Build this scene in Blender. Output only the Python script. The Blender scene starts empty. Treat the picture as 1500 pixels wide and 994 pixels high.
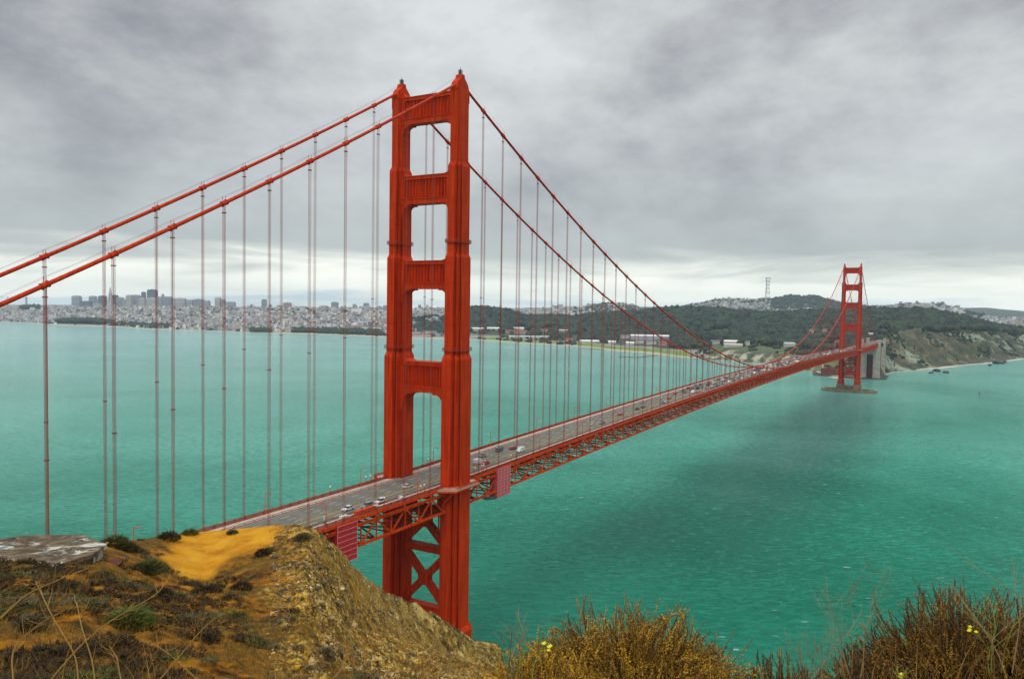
import bpy, math, random
import numpy as np
from mathutils import Vector, Matrix
rng = np.random.default_rng(7)
random.seed(7)
SC = bpy.context.scene
COL = SC.collection
R = math.radians
pi = math.pi

# ------------------------------------------------------------------ camera
CAM = np.array([-243.18, -179.02, 143.84])
YAW, PIT, ROL, FPX = 0.526676, -0.041581, 0.0150458, 1142.387
fw = np.array([math.cos(YAW)*math.cos(PIT), math.sin(YAW)*math.cos(PIT), math.sin(PIT)])
_r = np.array([math.sin(YAW), -math.cos(YAW), 0.0]); _u = np.cross(_r, fw)
rt = _r*math.cos(ROL) + _u*math.sin(ROL); up = -_r*math.sin(ROL) + _u*math.cos(ROL)
cd = bpy.data.cameras.new('camera'); cam = bpy.data.objects.new('camera', cd); COL.objects.link(cam)
cam.matrix_world = Matrix(((rt[0], up[0], -fw[0], CAM[0]), (rt[1], up[1], -fw[1], CAM[1]), (rt[2], up[2], -fw[2], CAM[2]), (0, 0, 0, 1)))
cd.sensor_width = 36; cd.lens = 36*FPX/1500; cd.clip_start = 0.1; cd.clip_end = 60000
SC.camera = cam
SC.view_settings.view_transform = 'Standard'; SC.view_settings.look = 'None'
SC.view_settings.exposure = 0.0; SC.view_settings.gamma = 1
SUN_AZ, SUN_EL = R(-166), R(60)      # direction the light comes from (world azimuth)

# ------------------------------------------------------------------ sky
W = bpy.data.worlds.new('World'); SC.world = W; W.use_nodes = True
nt = W.node_tree; nt.nodes.clear()
def N(t, kind, **k):
    n = t.nodes.new(kind)
    for a, b in k.items(): setattr(n, a, b)
    return n
def mth(t, op, a, b=None, c=None, clamp=False):
    n = t.nodes.new('ShaderNodeMath'); n.operation = op; n.use_clamp = clamp
    for i, v in enumerate((a, b, c)):
        if v is None: continue
        if isinstance(v, (int, float)): n.inputs[i].default_value = v
        else: t.links.new(v, n.inputs[i])
    return n.outputs[0]
def mixc(t, f, a, b, blend='MIX'):
    n = t.nodes.new('ShaderNodeMix'); n.data_type = 'RGBA'; n.blend_type = blend
    for i, v in ((0, f), (6, a), (7, b)):
        if isinstance(v, (int, float)): n.inputs[i].default_value = v
        elif isinstance(v, tuple): n.inputs[i].default_value = (*v, 1) if len(v) == 3 else v
        else: t.links.new(v, n.inputs[i])
    return n.outputs[2]
def ramp(t, fac, stops, interp='LINEAR'):
    n = t.nodes.new('ShaderNodeValToRGB'); e = n.color_ramp; e.interpolation = interp
    while len(e.elements) < len(stops): e.elements.new(0.5)
    for el, (p, c) in zip(e.elements, stops):
        el.position = p; el.color = (*c, 1) if isinstance(c, tuple) else (c, c, c, 1)
    t.links.new(fac, n.inputs[0]); return n.outputs[0]
def noise(t, vec, scale, detail=4, rough=.55, dist=0.0):
    n = t.nodes.new('ShaderNodeTexNoise'); n.inputs['Scale'].default_value = scale
    n.inputs['Detail'].default_value = detail; n.inputs['Roughness'].default_value = rough
    n.inputs['Distortion'].default_value = dist
    if vec is not None: t.links.new(vec, n.inputs['Vector'])
    return n.outputs[0]
def vmap(t, vec, scale=(1, 1, 1), rot=(0, 0, 0), loc=(0, 0, 0)):
    n = t.nodes.new('ShaderNodeMapping'); n.inputs['Scale'].default_value = scale
    n.inputs['Rotation'].default_value = rot; n.inputs['Location'].default_value = loc
    t.links.new(vec, n.inputs['Vector']); return n.outputs[0]
tc = N(nt, 'ShaderNodeTexCoord'); sep = N(nt, 'ShaderNodeSeparateXYZ'); nt.links.new(tc.outputs['Generated'], sep.inputs[0])
zc_ = mth(nt, 'MAXIMUM', sep.outputs[2], 0.0)
den = mth(nt, 'ADD', zc_, 0.10)
cmb = N(nt, 'ShaderNodeCombineXYZ')
nt.links.new(mth(nt, 'DIVIDE', sep.outputs[0], den), cmb.inputs[0]); nt.links.new(mth(nt, 'DIVIDE', sep.outputs[1], den), cmb.inputs[1])
cv = vmap(nt, cmb.outputs[0], (1, 1, 1), (0, 0, YAW), (3.1, 1.7, 0.4))
dv = vmap(nt, tc.outputs['Generated'], (1, 1, 1.7), (0, 0, 0), (4.6, 2.3, 1.2))
n1 = noise(nt, dv, 1.8, 8, .56, .0)
n2 = noise(nt, cv, 1.1, 7, .58, .1)
n3 = noise(nt, vmap(nt, dv, (1, 1, 1.3), (0, 0, 0), (9, 4, 2)), 5.5, 8, .62, .0)
cl = mth(nt, 'ADD', mth(nt, 'ADD', mth(nt, 'MULTIPLY', n1, .66), mth(nt, 'MULTIPLY', n2, .08)), mth(nt, 'MULTIPLY', n3, .26))
cloud = ramp(nt, cl, [(.37, (.25, .255, .285)), (.44, (.40, .41, .435)), (.51, (.59, .61, .62)), (.60, (.78, .81, .81))])
# bright streaky band low over the horizon
hb = noise(nt, vmap(nt, tc.outputs['Generated'], (3, 3, 26)), 1.3, 5, .55, .4)
elev = mth(nt, 'ADD', zc_, mth(nt, 'MULTIPLY', mth(nt, 'SUBTRACT', hb, .5), .085))
band = ramp(nt, elev, [(0.0, (1.0, 1.15, 1.18)), (.012, (1.55, 1.56, 1.38)), (.036, (1.30, 1.32, 1.18)), (.055, (.78, .82, .76)), (.072, (.50, .55, .54)), (.12, (.44, .48, .48)), (.22, (.48, .51, .52))])
bf = ramp(nt, elev, [(0.03, 1.0), (.065, .8), (.13, .35), (.24, 0.0)])
low = mixc(nt, bf, cloud, band)
topb = ramp(nt, zc_, [(0.0, 1.0), (.40, 1.0), (.60, 1.75), (1.0, 2.2)])
vis = mixc(nt, 1.0, low, topb, 'MULTIPLY')
sky = N(nt, 'ShaderNodeTexSky'); sky.sky_type = 'NISHITA'; sky.sun_disc = False
sky.sun_elevation = SUN_EL; sky.sun_rotation = pi/2 - SUN_AZ
skc = mixc(nt, 1.0, sky.outputs[0], (.10, .10, .10), 'MULTIPLY')
fin = mixc(nt, 0.93, skc, vis)
bg = N(nt, 'ShaderNodeBackground'); bg.inputs[1].default_value = 1.0
nt.links.new(fin, bg.inputs[0]); out = N(nt, 'ShaderNodeOutputWorld'); nt.links.new(bg.outputs[0], out.inputs[0])
# ------------------------------------------------------------------ sun (veiled by cloud)
sd = bpy.data.lights.new('sun', 'SUN'); sd.energy = 1.5; sd.angle = R(36); sd.color = (1, .92, .80)
so = bpy.data.objects.new('sun', sd); COL.objects.link(so)
sdir = Vector((math.cos(SUN_AZ)*math.cos(SUN_EL), math.sin(SUN_AZ)*math.cos(SUN_EL), math.sin(SUN_EL)))
so.rotation_euler = sdir.to_track_quat('Z', 'Y').to_euler(); so.location = (0, 0, 400)

# ------------------------------------------------------------------ helpers
def ray(px, py): return fw + rt*(px-750)/FPX - up*(py-497)/FPX
def at(px, py, D): return CAM + ray(px, py)*D
def onz(px, py, Z):
    d = ray(px, py); return CAM + d*(Z-CAM[2])/d[2]
def ony(px, py, Y):
    d = ray(px, py); return CAM + d*(Y-CAM[1])/d[1]
def hor(px): return 449.48 + (px-750)*.01505          # row of the horizon
def xyD(px, D):                                       # ground position of a column at depth D
    y = hor(px); p = CAM + ray(px, y)*D; return p[0], p[1]
def tag(o, label=None, cat=None, group=None, kind=None):
    for k, v in (('label', label), ('category', cat), ('group', group), ('kind', kind)):
        if v: o[k] = v
    return o
def empty(name, loc, rz=0.0):
    o = bpy.data.objects.new(name, None); COL.objects.link(o); o.location = loc; o.rotation_euler = (0, 0, rz); o.empty_display_size = 1
    return o
class MB:
    def __init__(s): s.v = []; s.f = []; s.m = []; s.n = 0
    def add(s, V, F, m=0):
        V = np.asarray(V, float).reshape(-1, 3); s.v.append(V)
        for f in F: s.f.append(tuple(i+s.n for i in f)); s.m.append(m)
        s.n += len(V)
    def box(s, x0, x1, y0, y1, z0, z1, m=0):
        s.add([(x0,y0,z0),(x1,y0,z0),(x1,y1,z0),(x0,y1,z0),(x0,y0,z1),(x1,y0,z1),(x1,y1,z1),(x0,y1,z1)],
              [(0,3,2,1),(4,5,6,7),(0,1,5,4),(1,2,6,5),(2,3,7,6),(3,0,4,7)], m)
    def obox(s, c, hx, hy, hz, a=0, m=0, base=False):
        ca, sa = math.cos(a), math.sin(a); V = []
        for z in ((0, 2*hz) if base else (-hz, hz)):
            for x, y in ((-hx,-hy),(hx,-hy),(hx,hy),(-hx,hy)):
                V.append((c[0]+x*ca-y*sa, c[1]+x*sa+y*ca, c[2]+z))
        s.add(V, [(0,3,2,1),(4,5,6,7),(0,1,5,4),(1,2,6,5),(2,3,7,6),(3,0,4,7)], m)
    def beam(s, a, b, w, h, upv=(0,0,1), m=0):
        a = np.array(a, float); b = np.array(b, float); d = b-a; d /= np.linalg.norm(d)
        sd_ = np.cross(d, upv); n_ = np.linalg.norm(sd_)
        sd_ = sd_/n_ if n_ > 1e-6 else np.array([1., 0, 0]); u = np.cross(sd_, d)
        V = [p + sd_*w/2*i + u*h/2*j for p in (a, b) for i, j in ((-1,-1),(1,-1),(1,1),(-1,1))]
        s.add(V, [(0,1,2,3),(7,6,5,4),(0,4,5,1),(1,5,6,2),(2,6,7,3),(3,7,4,0)], m)
    def prism(s, poly, z0, z1, m=0, top=None):
        n = len(poly); top = poly if top is None else top
        V = [(x, y, z0) for x, y in poly] + [(x, y, z1) for x, y in top]
        F = [tuple(range(n-1, -1, -1)), tuple(range(n, 2*n))] + [(i, (i+1) % n, n+(i+1) % n, n+i) for i in range(n)]
        s.add(V, F, m)
    def extr(s, poly, axis, a, b, m=0):
        # poly in the other two coordinates, extruded along axis
        n = len(poly); V = []
        for t in (a, b):
            for p in poly:
                V.append((t, p[0], p[1]) if axis == 0 else (p[0], t, p[1]))
        F = [tuple(range(n)), tuple(range(2*n-1, n-1, -1))] + [((i+1) % n, i, n+i, n+(i+1) % n) for i in range(n)]
        if axis == 1: F = [f[::-1] for f in F]
        s.add(V, [f[::-1] for f in F], m)
    def tube(s, pts, r, seg=8, m=0, cap=True):
        P = np.asarray(pts, float); k = len(P); rr = np.full(k, r) if np.isscalar(r) else np.asarray(r, float)
        T = np.gradient(P, axis=0); T /= np.linalg.norm(T, axis=1)[:, None]+1e-12
        ref = np.array([0, 0, 1.]) if abs(T[0][2]) < .9 else np.array([1., 0, 0])
        A = np.cross(T, ref); A /= np.linalg.norm(A, axis=1)[:, None]+1e-12; B = np.cross(T, A)
        th = np.linspace(0, 2*pi, seg, endpoint=False)
        V = (P[:, None] + rr[:, None, None]*(A[:, None]*np.cos(th)[None, :, None] + B[:, None]*np.sin(th)[None, :, None])).reshape(-1, 3)
        F = [(i*seg+j, i*seg+(j+1) % seg, (i+1)*seg+(j+1) % seg, (i+1)*seg+j) for i in range(k-1) for j in range(seg)]
        if cap: F += [tuple(range(seg-1, -1, -1)), tuple((k-1)*seg+j for j in range(seg))]
        s.add(V, F, m)
    def build(s, name, mats, parent=None, smooth=False, loc=None):
        if not isinstance(mats, (list, tuple)): mats = [mats]
        V = np.concatenate(s.v) if s.v else np.zeros((0, 3))
        if loc is not None: V = V - np.array(loc)
        me = bpy.data.meshes.new(name); me.from_pydata(V.tolist(), [], s.f)
        for m_ in mats: me.materials.append(m_)
        if len(mats) > 1: me.polygons.foreach_set('material_index', s.m)
        if smooth: me.polygons.foreach_set('use_smooth', [True]*len(s.f))
        me.update(); o = bpy.data.objects.new(name, me); COL.objects.link(o)
        if parent: o.parent = parent
        if loc is not None: o.location = loc
        return o
def npmesh(name, V, F, mats, parent=None, idx=None, smooth=False, attr=None):
    """fast build from arrays, F is an (n,k) array"""
    me = bpy.data.meshes.new(name); V = np.asarray(V, np.float32); F = np.asarray(F, np.int32); k = F.shape[1]
    me.vertices.add(len(V)); me.vertices.foreach_set('co', V.ravel())
    me.loops.add(F.size); me.loops.foreach_set('vertex_index', F.ravel())
    me.polygons.add(len(F)); me.polygons.foreach_set('loop_start', np.arange(0, F.size, k, dtype=np.int32))
    try: me.polygons.foreach_set('loop_total', np.full(len(F), k, np.int32))
    except Exception: pass
    for m_ in (mats if isinstance(mats, (list, tuple)) else [mats]): me.materials.append(m_)
    if idx is not None: me.polygons.foreach_set('material_index', np.asarray(idx, np.int32))
    me.polygons.foreach_set('use_smooth', np.full(len(F), smooth))
    for an, av in (attr or {}).items():
        a = me.attributes.new(an, 'FLOAT', 'POINT'); a.data.foreach_set('value', np.asarray(av, np.float32))
    me.update(calc_edges=True); me.validate()
    o = bpy.data.objects.new(name, me); COL.objects.link(o)
    if parent: o.parent = parent
    return o
def copy_tree(o, parent=None):
    c = o.copy(); COL.objects.link(c); c.parent = parent
    for ch in list(o.children): copy_tree(ch, c)
    return c
# value noise in numpy
_H = rng.random((256, 256))
def vn(x, y):
    xi = np.floor(x).astype(int); yi = np.floor(y).astype(int); fx = x-xi; fy = y-yi
    fx = fx*fx*(3-2*fx); fy = fy*fy*(3-2*fy); a = _H[xi & 255, yi & 255]; b = _H[(xi+1) & 255, yi & 255]
    c = _H[xi & 255, (yi+1) & 255]; d = _H[(xi+1) & 255, (yi+1) & 255]
    return (a*(1-fx)+b*fx)*(1-fy)+(c*(1-fx)+d*fx)*fy-.5
def fbm(x, y, oct=4, g=.5):
    s_ = np.zeros_like(x, dtype=float); a = 1.
    for i in range(oct): s_ += a*vn(x+17.3*i, y-9.1*i); x = x*2.03; y = y*2.03; a *= g
    return s_

# ------------------------------------------------------------------ materials
def mat(name, col, rough=.6, var=.0, scale=1.0, metal=0.0, bump=0.0, bscale=None, col2=None, spec=None, detail=4, coord='Object', thr=(.35, .65)):
    m = bpy.data.materials.new(name); m.use_nodes = True; t = m.node_tree; b = t.nodes['Principled BSDF']
    b.inputs['Roughness'].default_value = rough; b.inputs['Metallic'].default_value = metal
    if spec is not None: b.inputs['Specular IOR Level'].default_value = spec
    tcn = N(t, 'ShaderNodeTexCoord'); co = tcn.outputs[coord]
    if col2 is None: col2 = tuple(c*(1-var) for c in col)
    if var or col2 != col:
        n = noise(t, co, scale, detail)
        t.links.new(ramp(t, n, [(thr[0], col2), (thr[1], col)]), b.inputs['Base Color'])
    else: b.inputs['Base Color'].default_value = (*col, 1)
    if bump:
        bn = N(t, 'ShaderNodeBump'); bn.inputs['Strength'].default_value = bump; bn.inputs['Distance'].default_value = .3/(bscale or scale)
        t.links.new(noise(t, co, bscale or scale, 6), bn.inputs['Height']); t.links.new(bn.outputs[0], b.inputs['Normal'])
    return m
def paint(name, base, dark, seams=True, rough=.5):
    m = bpy.data.materials.new(name); m.use_nodes = True; t = m.node_tree; b = t.nodes['Principled BSDF']
    tcn = N(t, 'ShaderNodeTexCoord'); co = tcn.outputs['Object']
    streak = noise(t, vmap(t, co, (1.3, 1.3, .06)), 1.0, 5, .6)
    blot = noise(t, co, .18, 5, .6)
    c = mixc(t, ramp(t, streak, [(.40, 0.0), (.70, .75)]), base, dark)
    c = mixc(t, ramp(t, blot, [(.42, 0.0), (.70, .6)]), c, (base[0]*.72, base[1]*.42, base[2]*2.5))
    c = mixc(t, ramp(t, noise(t, vmap(t, co, (1, 1, .5)), 2.6, 6, .7), [(.56, 0.0), (.72, .5)]), c, (base[0]*1.15, base[1]*1.6, base[2]*3))
    if seams:
        sp = N(t, 'ShaderNodeSeparateXYZ'); t.links.new(co, sp.inputs[0])
        for per, wd, a in ((7.6, .018, .35), (1.07, .05, .10)):
            src = sp.outputs[2]
            fr = mth(t, 'FRACT', mth(t, 'DIVIDE', src, per)); k = mth(t, 'MULTIPLY', mth(t, 'LESS_THAN', fr, wd), a)
            c = mixc(t, k, c, dark)
    t.links.new(c, b.inputs['Base Color']); b.inputs['Roughness'].default_value = rough
    b.inputs['Specular IOR Level'].default_value = .06
    return m
M = {}
M['orange'] = paint('orange_paint', (.62, .048, .002), (.17, .007, .001), rough=.6)
M['orange_steel'] = paint('orange_steel', (.74, .075, .004), (.17, .008, .002), seams=False, rough=.6)
M['rope'] = mat('rope_paint', (.34, .034, .016), .6, .3, .3)
M['cable'] = paint('cable_paint', (.62, .055, .008), (.26, .016, .005), seams=False, rough=.45)
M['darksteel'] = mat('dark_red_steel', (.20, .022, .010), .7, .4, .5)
M['black'] = mat('black_metal', (.02, .02, .022), .6)
M['asphalt'] = mat('asphalt', (.155, .15, .125), .9, .28, .35, bump=.2, bscale=3)
M['white'] = mat('white_marking', (.72, .72, .68), .7, .3, 1.5)
M['yellow'] = mat('yellow_marking', (.62, .42, .02), .7, .3, 2)
M['walk'] = mat('sidewalk_concrete', (.52, .43, .35), .9, .25, .4)
M['fascia'] = mat('deck_edge_paint', (.42, .045, .012), .6, .4, .7)
M['concrete'] = mat('weathered_concrete', (.46, .45, .38), .9, .35, .12, bump=.3, bscale=.6)
M['pier'] = mat('pier_concrete', (.26, .21, .13), .9, .5, .15, bump=.3, bscale=.6)
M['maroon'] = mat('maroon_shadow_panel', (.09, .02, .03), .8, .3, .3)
M['brick'] = mat('red_brick', (.22, .06, .045), .9, .4, .1)
M['tarpred'] = mat('red_tarpaulin', (.52, .010, .022), .7, .35, .5, bump=.3, bscale=1.2)
M['tarppink'] = mat('pink_red_mesh_sheet', (.62, .10, .13), .8, .25, .8)
M['tarpline'] = mat('pale_rope_lines', (.75, .42, .38), .8)
M['net'] = mat('grey_net', (.12, .17, .15), .9, .3, 1)
M['lampglass'] = mat('lamp_glass', (.75, .55, .35), .3)
M['globe'] = mat('white_globe', (.8, .78, .7), .3)
M['glass'] = mat('car_glass', (.02, .025, .03), .1)
M['tyre'] = mat('tyre', (.02, .02, .02), .8)
M['teal'] = mat('teal_sign', (.02, .35, .25), .6)

def vrot(t, vec, ang, scale):
    return vmap(t, vmap(t, vec, (1, 1, 1), (0, 0, -ang)), scale)
# water
def water():
    m = bpy.data.materials.new('bay_water'); m.use_nodes = True; t = m.node_tree; b = t.nodes['Principled BSDF']
    g = N(t, 'ShaderNodeNewGeometry'); p = g.outputs['Position']
    sw = noise(t, vmap(t, p, (1, 1, 1), (0, 0, .5)), .0022, 5, .6, .6)
    sw2 = noise(t, vrot(t, p, R(-40), (.3, 1.6, 1)), .008, 5, .62, .4)
    c = mixc(t, ramp(t, sw, [(.40, 0.0), (.62, 1.0)]), (.0, .205, .128), (.008, .36, .245))
    c = mixc(t, ramp(t, sw2, [(.40, 0.0), (.70, .55)]), c, (.03, .36, .26))
    # far tower's shadow band painted into the water colour, running towards the near shore
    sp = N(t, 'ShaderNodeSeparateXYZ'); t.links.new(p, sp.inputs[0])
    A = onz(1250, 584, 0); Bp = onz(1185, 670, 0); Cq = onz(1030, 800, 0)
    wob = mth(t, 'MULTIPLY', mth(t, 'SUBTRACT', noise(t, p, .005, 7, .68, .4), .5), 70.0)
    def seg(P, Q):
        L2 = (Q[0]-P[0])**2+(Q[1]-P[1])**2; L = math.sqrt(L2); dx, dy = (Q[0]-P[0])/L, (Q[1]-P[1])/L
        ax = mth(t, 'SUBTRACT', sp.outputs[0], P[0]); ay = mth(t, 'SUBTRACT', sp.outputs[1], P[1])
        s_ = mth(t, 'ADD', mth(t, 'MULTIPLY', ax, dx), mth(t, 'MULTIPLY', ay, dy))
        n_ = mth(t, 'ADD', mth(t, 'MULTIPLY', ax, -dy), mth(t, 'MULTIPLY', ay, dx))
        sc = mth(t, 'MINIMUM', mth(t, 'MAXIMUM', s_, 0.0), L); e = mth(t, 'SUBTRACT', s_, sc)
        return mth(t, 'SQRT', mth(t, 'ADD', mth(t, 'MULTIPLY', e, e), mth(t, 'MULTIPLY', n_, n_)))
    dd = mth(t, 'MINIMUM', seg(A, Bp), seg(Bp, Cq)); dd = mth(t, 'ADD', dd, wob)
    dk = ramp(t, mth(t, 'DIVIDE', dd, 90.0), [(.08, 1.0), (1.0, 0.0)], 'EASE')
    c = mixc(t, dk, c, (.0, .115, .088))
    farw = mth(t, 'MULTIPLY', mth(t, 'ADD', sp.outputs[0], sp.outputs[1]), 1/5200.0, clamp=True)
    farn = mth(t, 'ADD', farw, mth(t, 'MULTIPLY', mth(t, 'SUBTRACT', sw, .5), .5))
    c = mixc(t, ramp(t, farn, [(.02, 0.0), (.28, .45), (.85, 1.0)]), c, (.29, .50, .49))  # paler bay water, with distant sky reflection painted into the base colour
    rip = noise(t, vrot(t, p, R(-58), (.48, 1.2, 1)), .30, 7, .70, .8)
    c = mixc(t, ramp(t, rip, [(.50, 0.0), (.68, .5)]), c, (.10, .54, .40)); c = mixc(t, ramp(t, rip, [(.33, .6), (.49, 0.0)]), c, (.0, .095, .055))  # bright and shaded sides of the ripples, painted into the water colour
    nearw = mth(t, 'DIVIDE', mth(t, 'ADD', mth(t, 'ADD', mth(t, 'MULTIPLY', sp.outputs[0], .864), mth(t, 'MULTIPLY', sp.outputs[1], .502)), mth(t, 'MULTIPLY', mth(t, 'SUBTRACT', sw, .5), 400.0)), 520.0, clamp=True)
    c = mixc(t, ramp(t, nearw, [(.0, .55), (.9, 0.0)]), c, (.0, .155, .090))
    # whitecaps
    wc = noise(t, vrot(t, p, R(-58), (.45, 1.5, 1)), .2, 3, .5)
    wl = noise(t, p, .012, 3, .5)
    wf = mth(t, 'MULTIPLY', ramp(t, wc, [(.70, 0.0), (.73, 1.0)]), ramp(t, wl, [(.46, 0.0), (.60, .9)]))
    c = mixc(t, wf, c, (.55, .66, .62))
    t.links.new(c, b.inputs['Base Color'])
    b.inputs['IOR'].default_value = 1.33; b.inputs['Roughness'].default_value = .14; b.inputs['Specular IOR Level'].default_value = .09
    h1 = noise(t, vrot(t, p, R(-58), (.5, 1.25, 1)), .19, 7, .66, .8)
    h2 = noise(t, vrot(t, p, R(-50), (.5, 1.3, 1)), .5, 4, .6, .3)
    hs = mth(t, 'ADD', mth(t, 'MULTIPLY', h1, 5.0), mth(t, 'MULTIPLY', h2, .8))
    bn = N(t, 'ShaderNodeBump'); bn.inputs['Strength'].default_value = .8; bn.inputs['Distance'].default_value = 1.0
    t.links.new(hs, bn.inputs['Height']); t.links.new(bn.outputs[0], b.inputs['Normal'])
    return m
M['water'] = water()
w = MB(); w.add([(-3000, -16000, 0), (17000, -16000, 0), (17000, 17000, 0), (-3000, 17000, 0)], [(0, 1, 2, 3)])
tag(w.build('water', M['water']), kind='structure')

# ------------------------------------------------------------------ far land
def lin(tab):
    xs = [a[0] for a in tab]; ys = [a[1] for a in tab]
    return lambda x: np.interp(x, xs, ys)
def depth_at0(px, py): return float((onz(px, py, 0)-CAM) @ fw)
shore_px = [(-400,463),(0,471),(79,475),(84,476.5),(180,479),(220,482),(300,485),(400,488),(500,491),(560,494),(600,495),(690,497),(760,503),(850,508),(900,514),(950,518),(1000,524),(1060,528),(1100,531),(1170,539),(1195,546),(1225,553),(1262,555.5),(1292,553),(1310,545),(1345,543),(1400,537),(1450,532),(1500,526),(1560,520),(1700,508),(2000,495)]
D0f = lin([(x, depth_at0(x, y)) for x, y in shore_px])
Y3 = lin([(-400,446),(0,451),(100,452),(200,449),(300,450),(400,451),(500,452),(560,456),(600,466),(660,465),(683,456),(690,452.5),(705,451.5),(740,456),(770,466),(850,465),(880,462),(930,459),(970,453.5),(1000,452.5),(1050,454.5),(1090,459),(1130,462.5),(1180,458.5),(1220,457.5),(1280,457.5),(1310,459.5),(1340,459),(1390,465),(1430,473),(1460,481),(1500,489),(1600,497),(2000,510)])
D3 = lin([(-400,7000),(0,6500),(300,6200),(500,5300),(570,5000),(600,4300),(700,4300),(1000,3900),(1200,3400),(1300,3000),(1400,2800),(1500,2900),(2000,3300)])
Y5 = lin([(-400,445),(0,448),(560,450.5),(600,450.5),(660,451),(740,454.5),(780,455.5),(800,452.5),(815,449.5),(840,450.5),(850,453.5),(856,450),(880,446.5),(905,444),(925,446.5),(935,449.5),(950,452),(990,450.5),(1000,448.5),(1030,443.5),(1050,439.5),(1080,438.5),(1095,439.5),(1110,437),(1140,436),(1160,432),(1175,433.5),(1190,432.5),(1205,436.5),(1230,442.5),(1250,448),(1280,450.5),(1300,449),(1320,446.5),(1350,446),(1380,446),(1400,451.5),(1420,457),(1450,463),(1500,468),(2000,480)])
D5 = lin([(-400,8200),(0,8000),(560,6200),(700,6200),(850,6500),(1000,7600),(1250,7800),(1300,6200),(1400,5600),(1500,5000),(2000,5000)])
Y6 = lin([(-400,444),(60,446.5),(150,447),(600,452),(940,449.5),(980,449),(1100,458),(1390,452),(1440,450.5),(1500,455.5),(1600,461),(2000,470)])
Z1 = lin([(-400,4),(1010,4),(1050,9),(1070,26),(1190,30),(1225,5),(1285,6),(1296,80),(1310,86),(1330,90),(1370,88),(1400,90),(1440,86),(1470,76),(1500,66),(1600,50),(2000,50)])
W1 = lin([(-400,200),(1040,120),(1070,55),(1190,60),(1225,60),(1285,90),(1296,330),(1330,320),(1500,330),(2000,300)])
Z2f = lin([(-400,.30),(600,.25),(1000,.30),(1200,.42),(1292,.6),(1310,1.0),(2000,1.0)])
def zpx(px, py, D): return CAM[2] - (py-hor(px))/FPX*D*1.0009
def land_z(px, D):
    """terrain height: px, D arrays of equal shape"""
    px = np.asarray(px, float); D = np.asarray(D, float)
    d0 = D0f(px); d3 = D3(px); d5 = D5(px); z3 = zpx(px, Y3(px), d3); z5 = zpx(px, Y5(px), d5); z6 = zpx(px, Y6(px), 12500)
    d1 = d0+W1(px); z1 = Z1(px); d2 = np.maximum(d1+120, d0+(d3-d0)*.45); z2 = np.where(px < 1296, np.maximum(z1+3, z3*Z2f(px)), z1+4)
    d4 = (d3+d5)/2; z4 = np.minimum(z3, z5)*.72
    K = [(d0-120, -14+0*px), (d0, -.6+0*px), (d1, z1), (d2, z2), (d3, z3), (d4, z4), (d5, z5), (d5+1500, np.minimum(z5*.4, 40)), (12500+0*px, z6), (14500+0*px, 5+0*px)]
    z = np.full(px.shape, -14.)
    for (da, za), (db, zb) in zip(K[:-1], K[1:]):
        t = np.clip((D-da)/np.maximum(db-da, 1), 0, 1); t = np.where(zb > 8, t, t)
        ts = t*.6 + .4*t*t*(3-2*t)
        z = np.where(D >= da, za+(zb-za)*ts, z)
    return z
pxs = np.concatenate([np.linspace(-380, 1280, 520), np.linspace(1283, 1530, 160), np.linspace(1540, 1950, 40)])
nD = 220
s_ = np.linspace(0, 1, nD)
GX, GS = np.meshgrid(pxs, s_, indexing='ij')
d0 = D0f(GX); GD = d0-120 + (14400-d0+120)*GS**2.2
Z = land_z(GX, GD)
XY = np.array([CAM[0]+ (fw[0]+rt[0]*(GX-750)/FPX-up[0]*(hor(GX)-497)/FPX)*GD, CAM[1]+(fw[1]+rt[1]*(GX-750)/FPX-up[1]*(hor(GX)-497)/FPX)*GD])
on = np.clip(Z/20, 0, 1)
Z = Z + on*fbm(XY[0]/260, XY[1]/260, 4)*14*np.clip((GD-d0)/800, 0, 1)
cliff = (GX > 1285) & (GD < d0+W1(GX)*1.15) & (GD > d0)
gul = fbm(XY[0]/70+3, XY[1]/70, 5, .6)
Z = Z + np.where(cliff, (gul*34-3)*np.clip(Z/30, 0, 1)*np.clip((d0+W1(GX)*1.15-GD)/90, 0, 1), 0)
V = np.stack([XY[0], XY[1], Z], -1).reshape(-1, 3)
na = len(pxs)
ii, jj = np.meshgrid(np.arange(na-1), np.arange(nD-1), indexing='ij')
a = (ii*nD+jj).ravel(); F = np.stack([a, a+nD, a+nD+1, a+1], -1)
fx = GX[:-1, :-1].ravel(); fd = GD[:-1, :-1].ravel(); fz = Z[:-1, :-1].ravel(); f0 = D0f(fx); f3 = D3(fx)
idx = np.zeros(len(F), int)                                   # 0 town ground
idx[(fx > 560) & (fd > f0+250) & (fd < f3+500)] = 1           # forest floor
idx[(fx > 1280)] = 1
idx[(fx > 900) & (fd > f3+500)] = 1
idx[(fx > 700) & (fx < 1010) & (fd < f0+190)] = 3             # lawn
idx[(fx > 1040) & (fx < 1285) & (fd < f0+420)] = 5            # rough slope
idx[(fx > 1285) & (fd < f0+W1(fx)*1.3)] = 2                   # cliff
idx[(fz < np.where((fx > 1285) & (fx < 1345), -.2, np.where(fx > 1285, .9, 2.0)))] = 4                                           # sand
idx[(fx > 1010) & (fx < 1200) & (fd < f0+75)] = 6             # pale sea cliff
M['town'] = mat('town_ground', (.28, .28, .27), .9, .5, .012)
M['floor'] = mat('forest_floor', (.05, .075, .04), .95, .5, .02)
M['lawn'] = mat('mown_grass', (.15, .27, .025), .9, .35, .02)
M['sand'] = mat('beach_sand', (.48, .41, .30), .9, .25, .02)
M['slope'] = mat('rough_grass_slope', (.12, .15, .045), .95, .6, .018, col2=(.03, .05, .02))
M['pale'] = mat('pale_sea_cliff', (.40, .38, .29), .9, .5, .03, col2=(.05, .07, .03), thr=(.48, .60))
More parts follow.
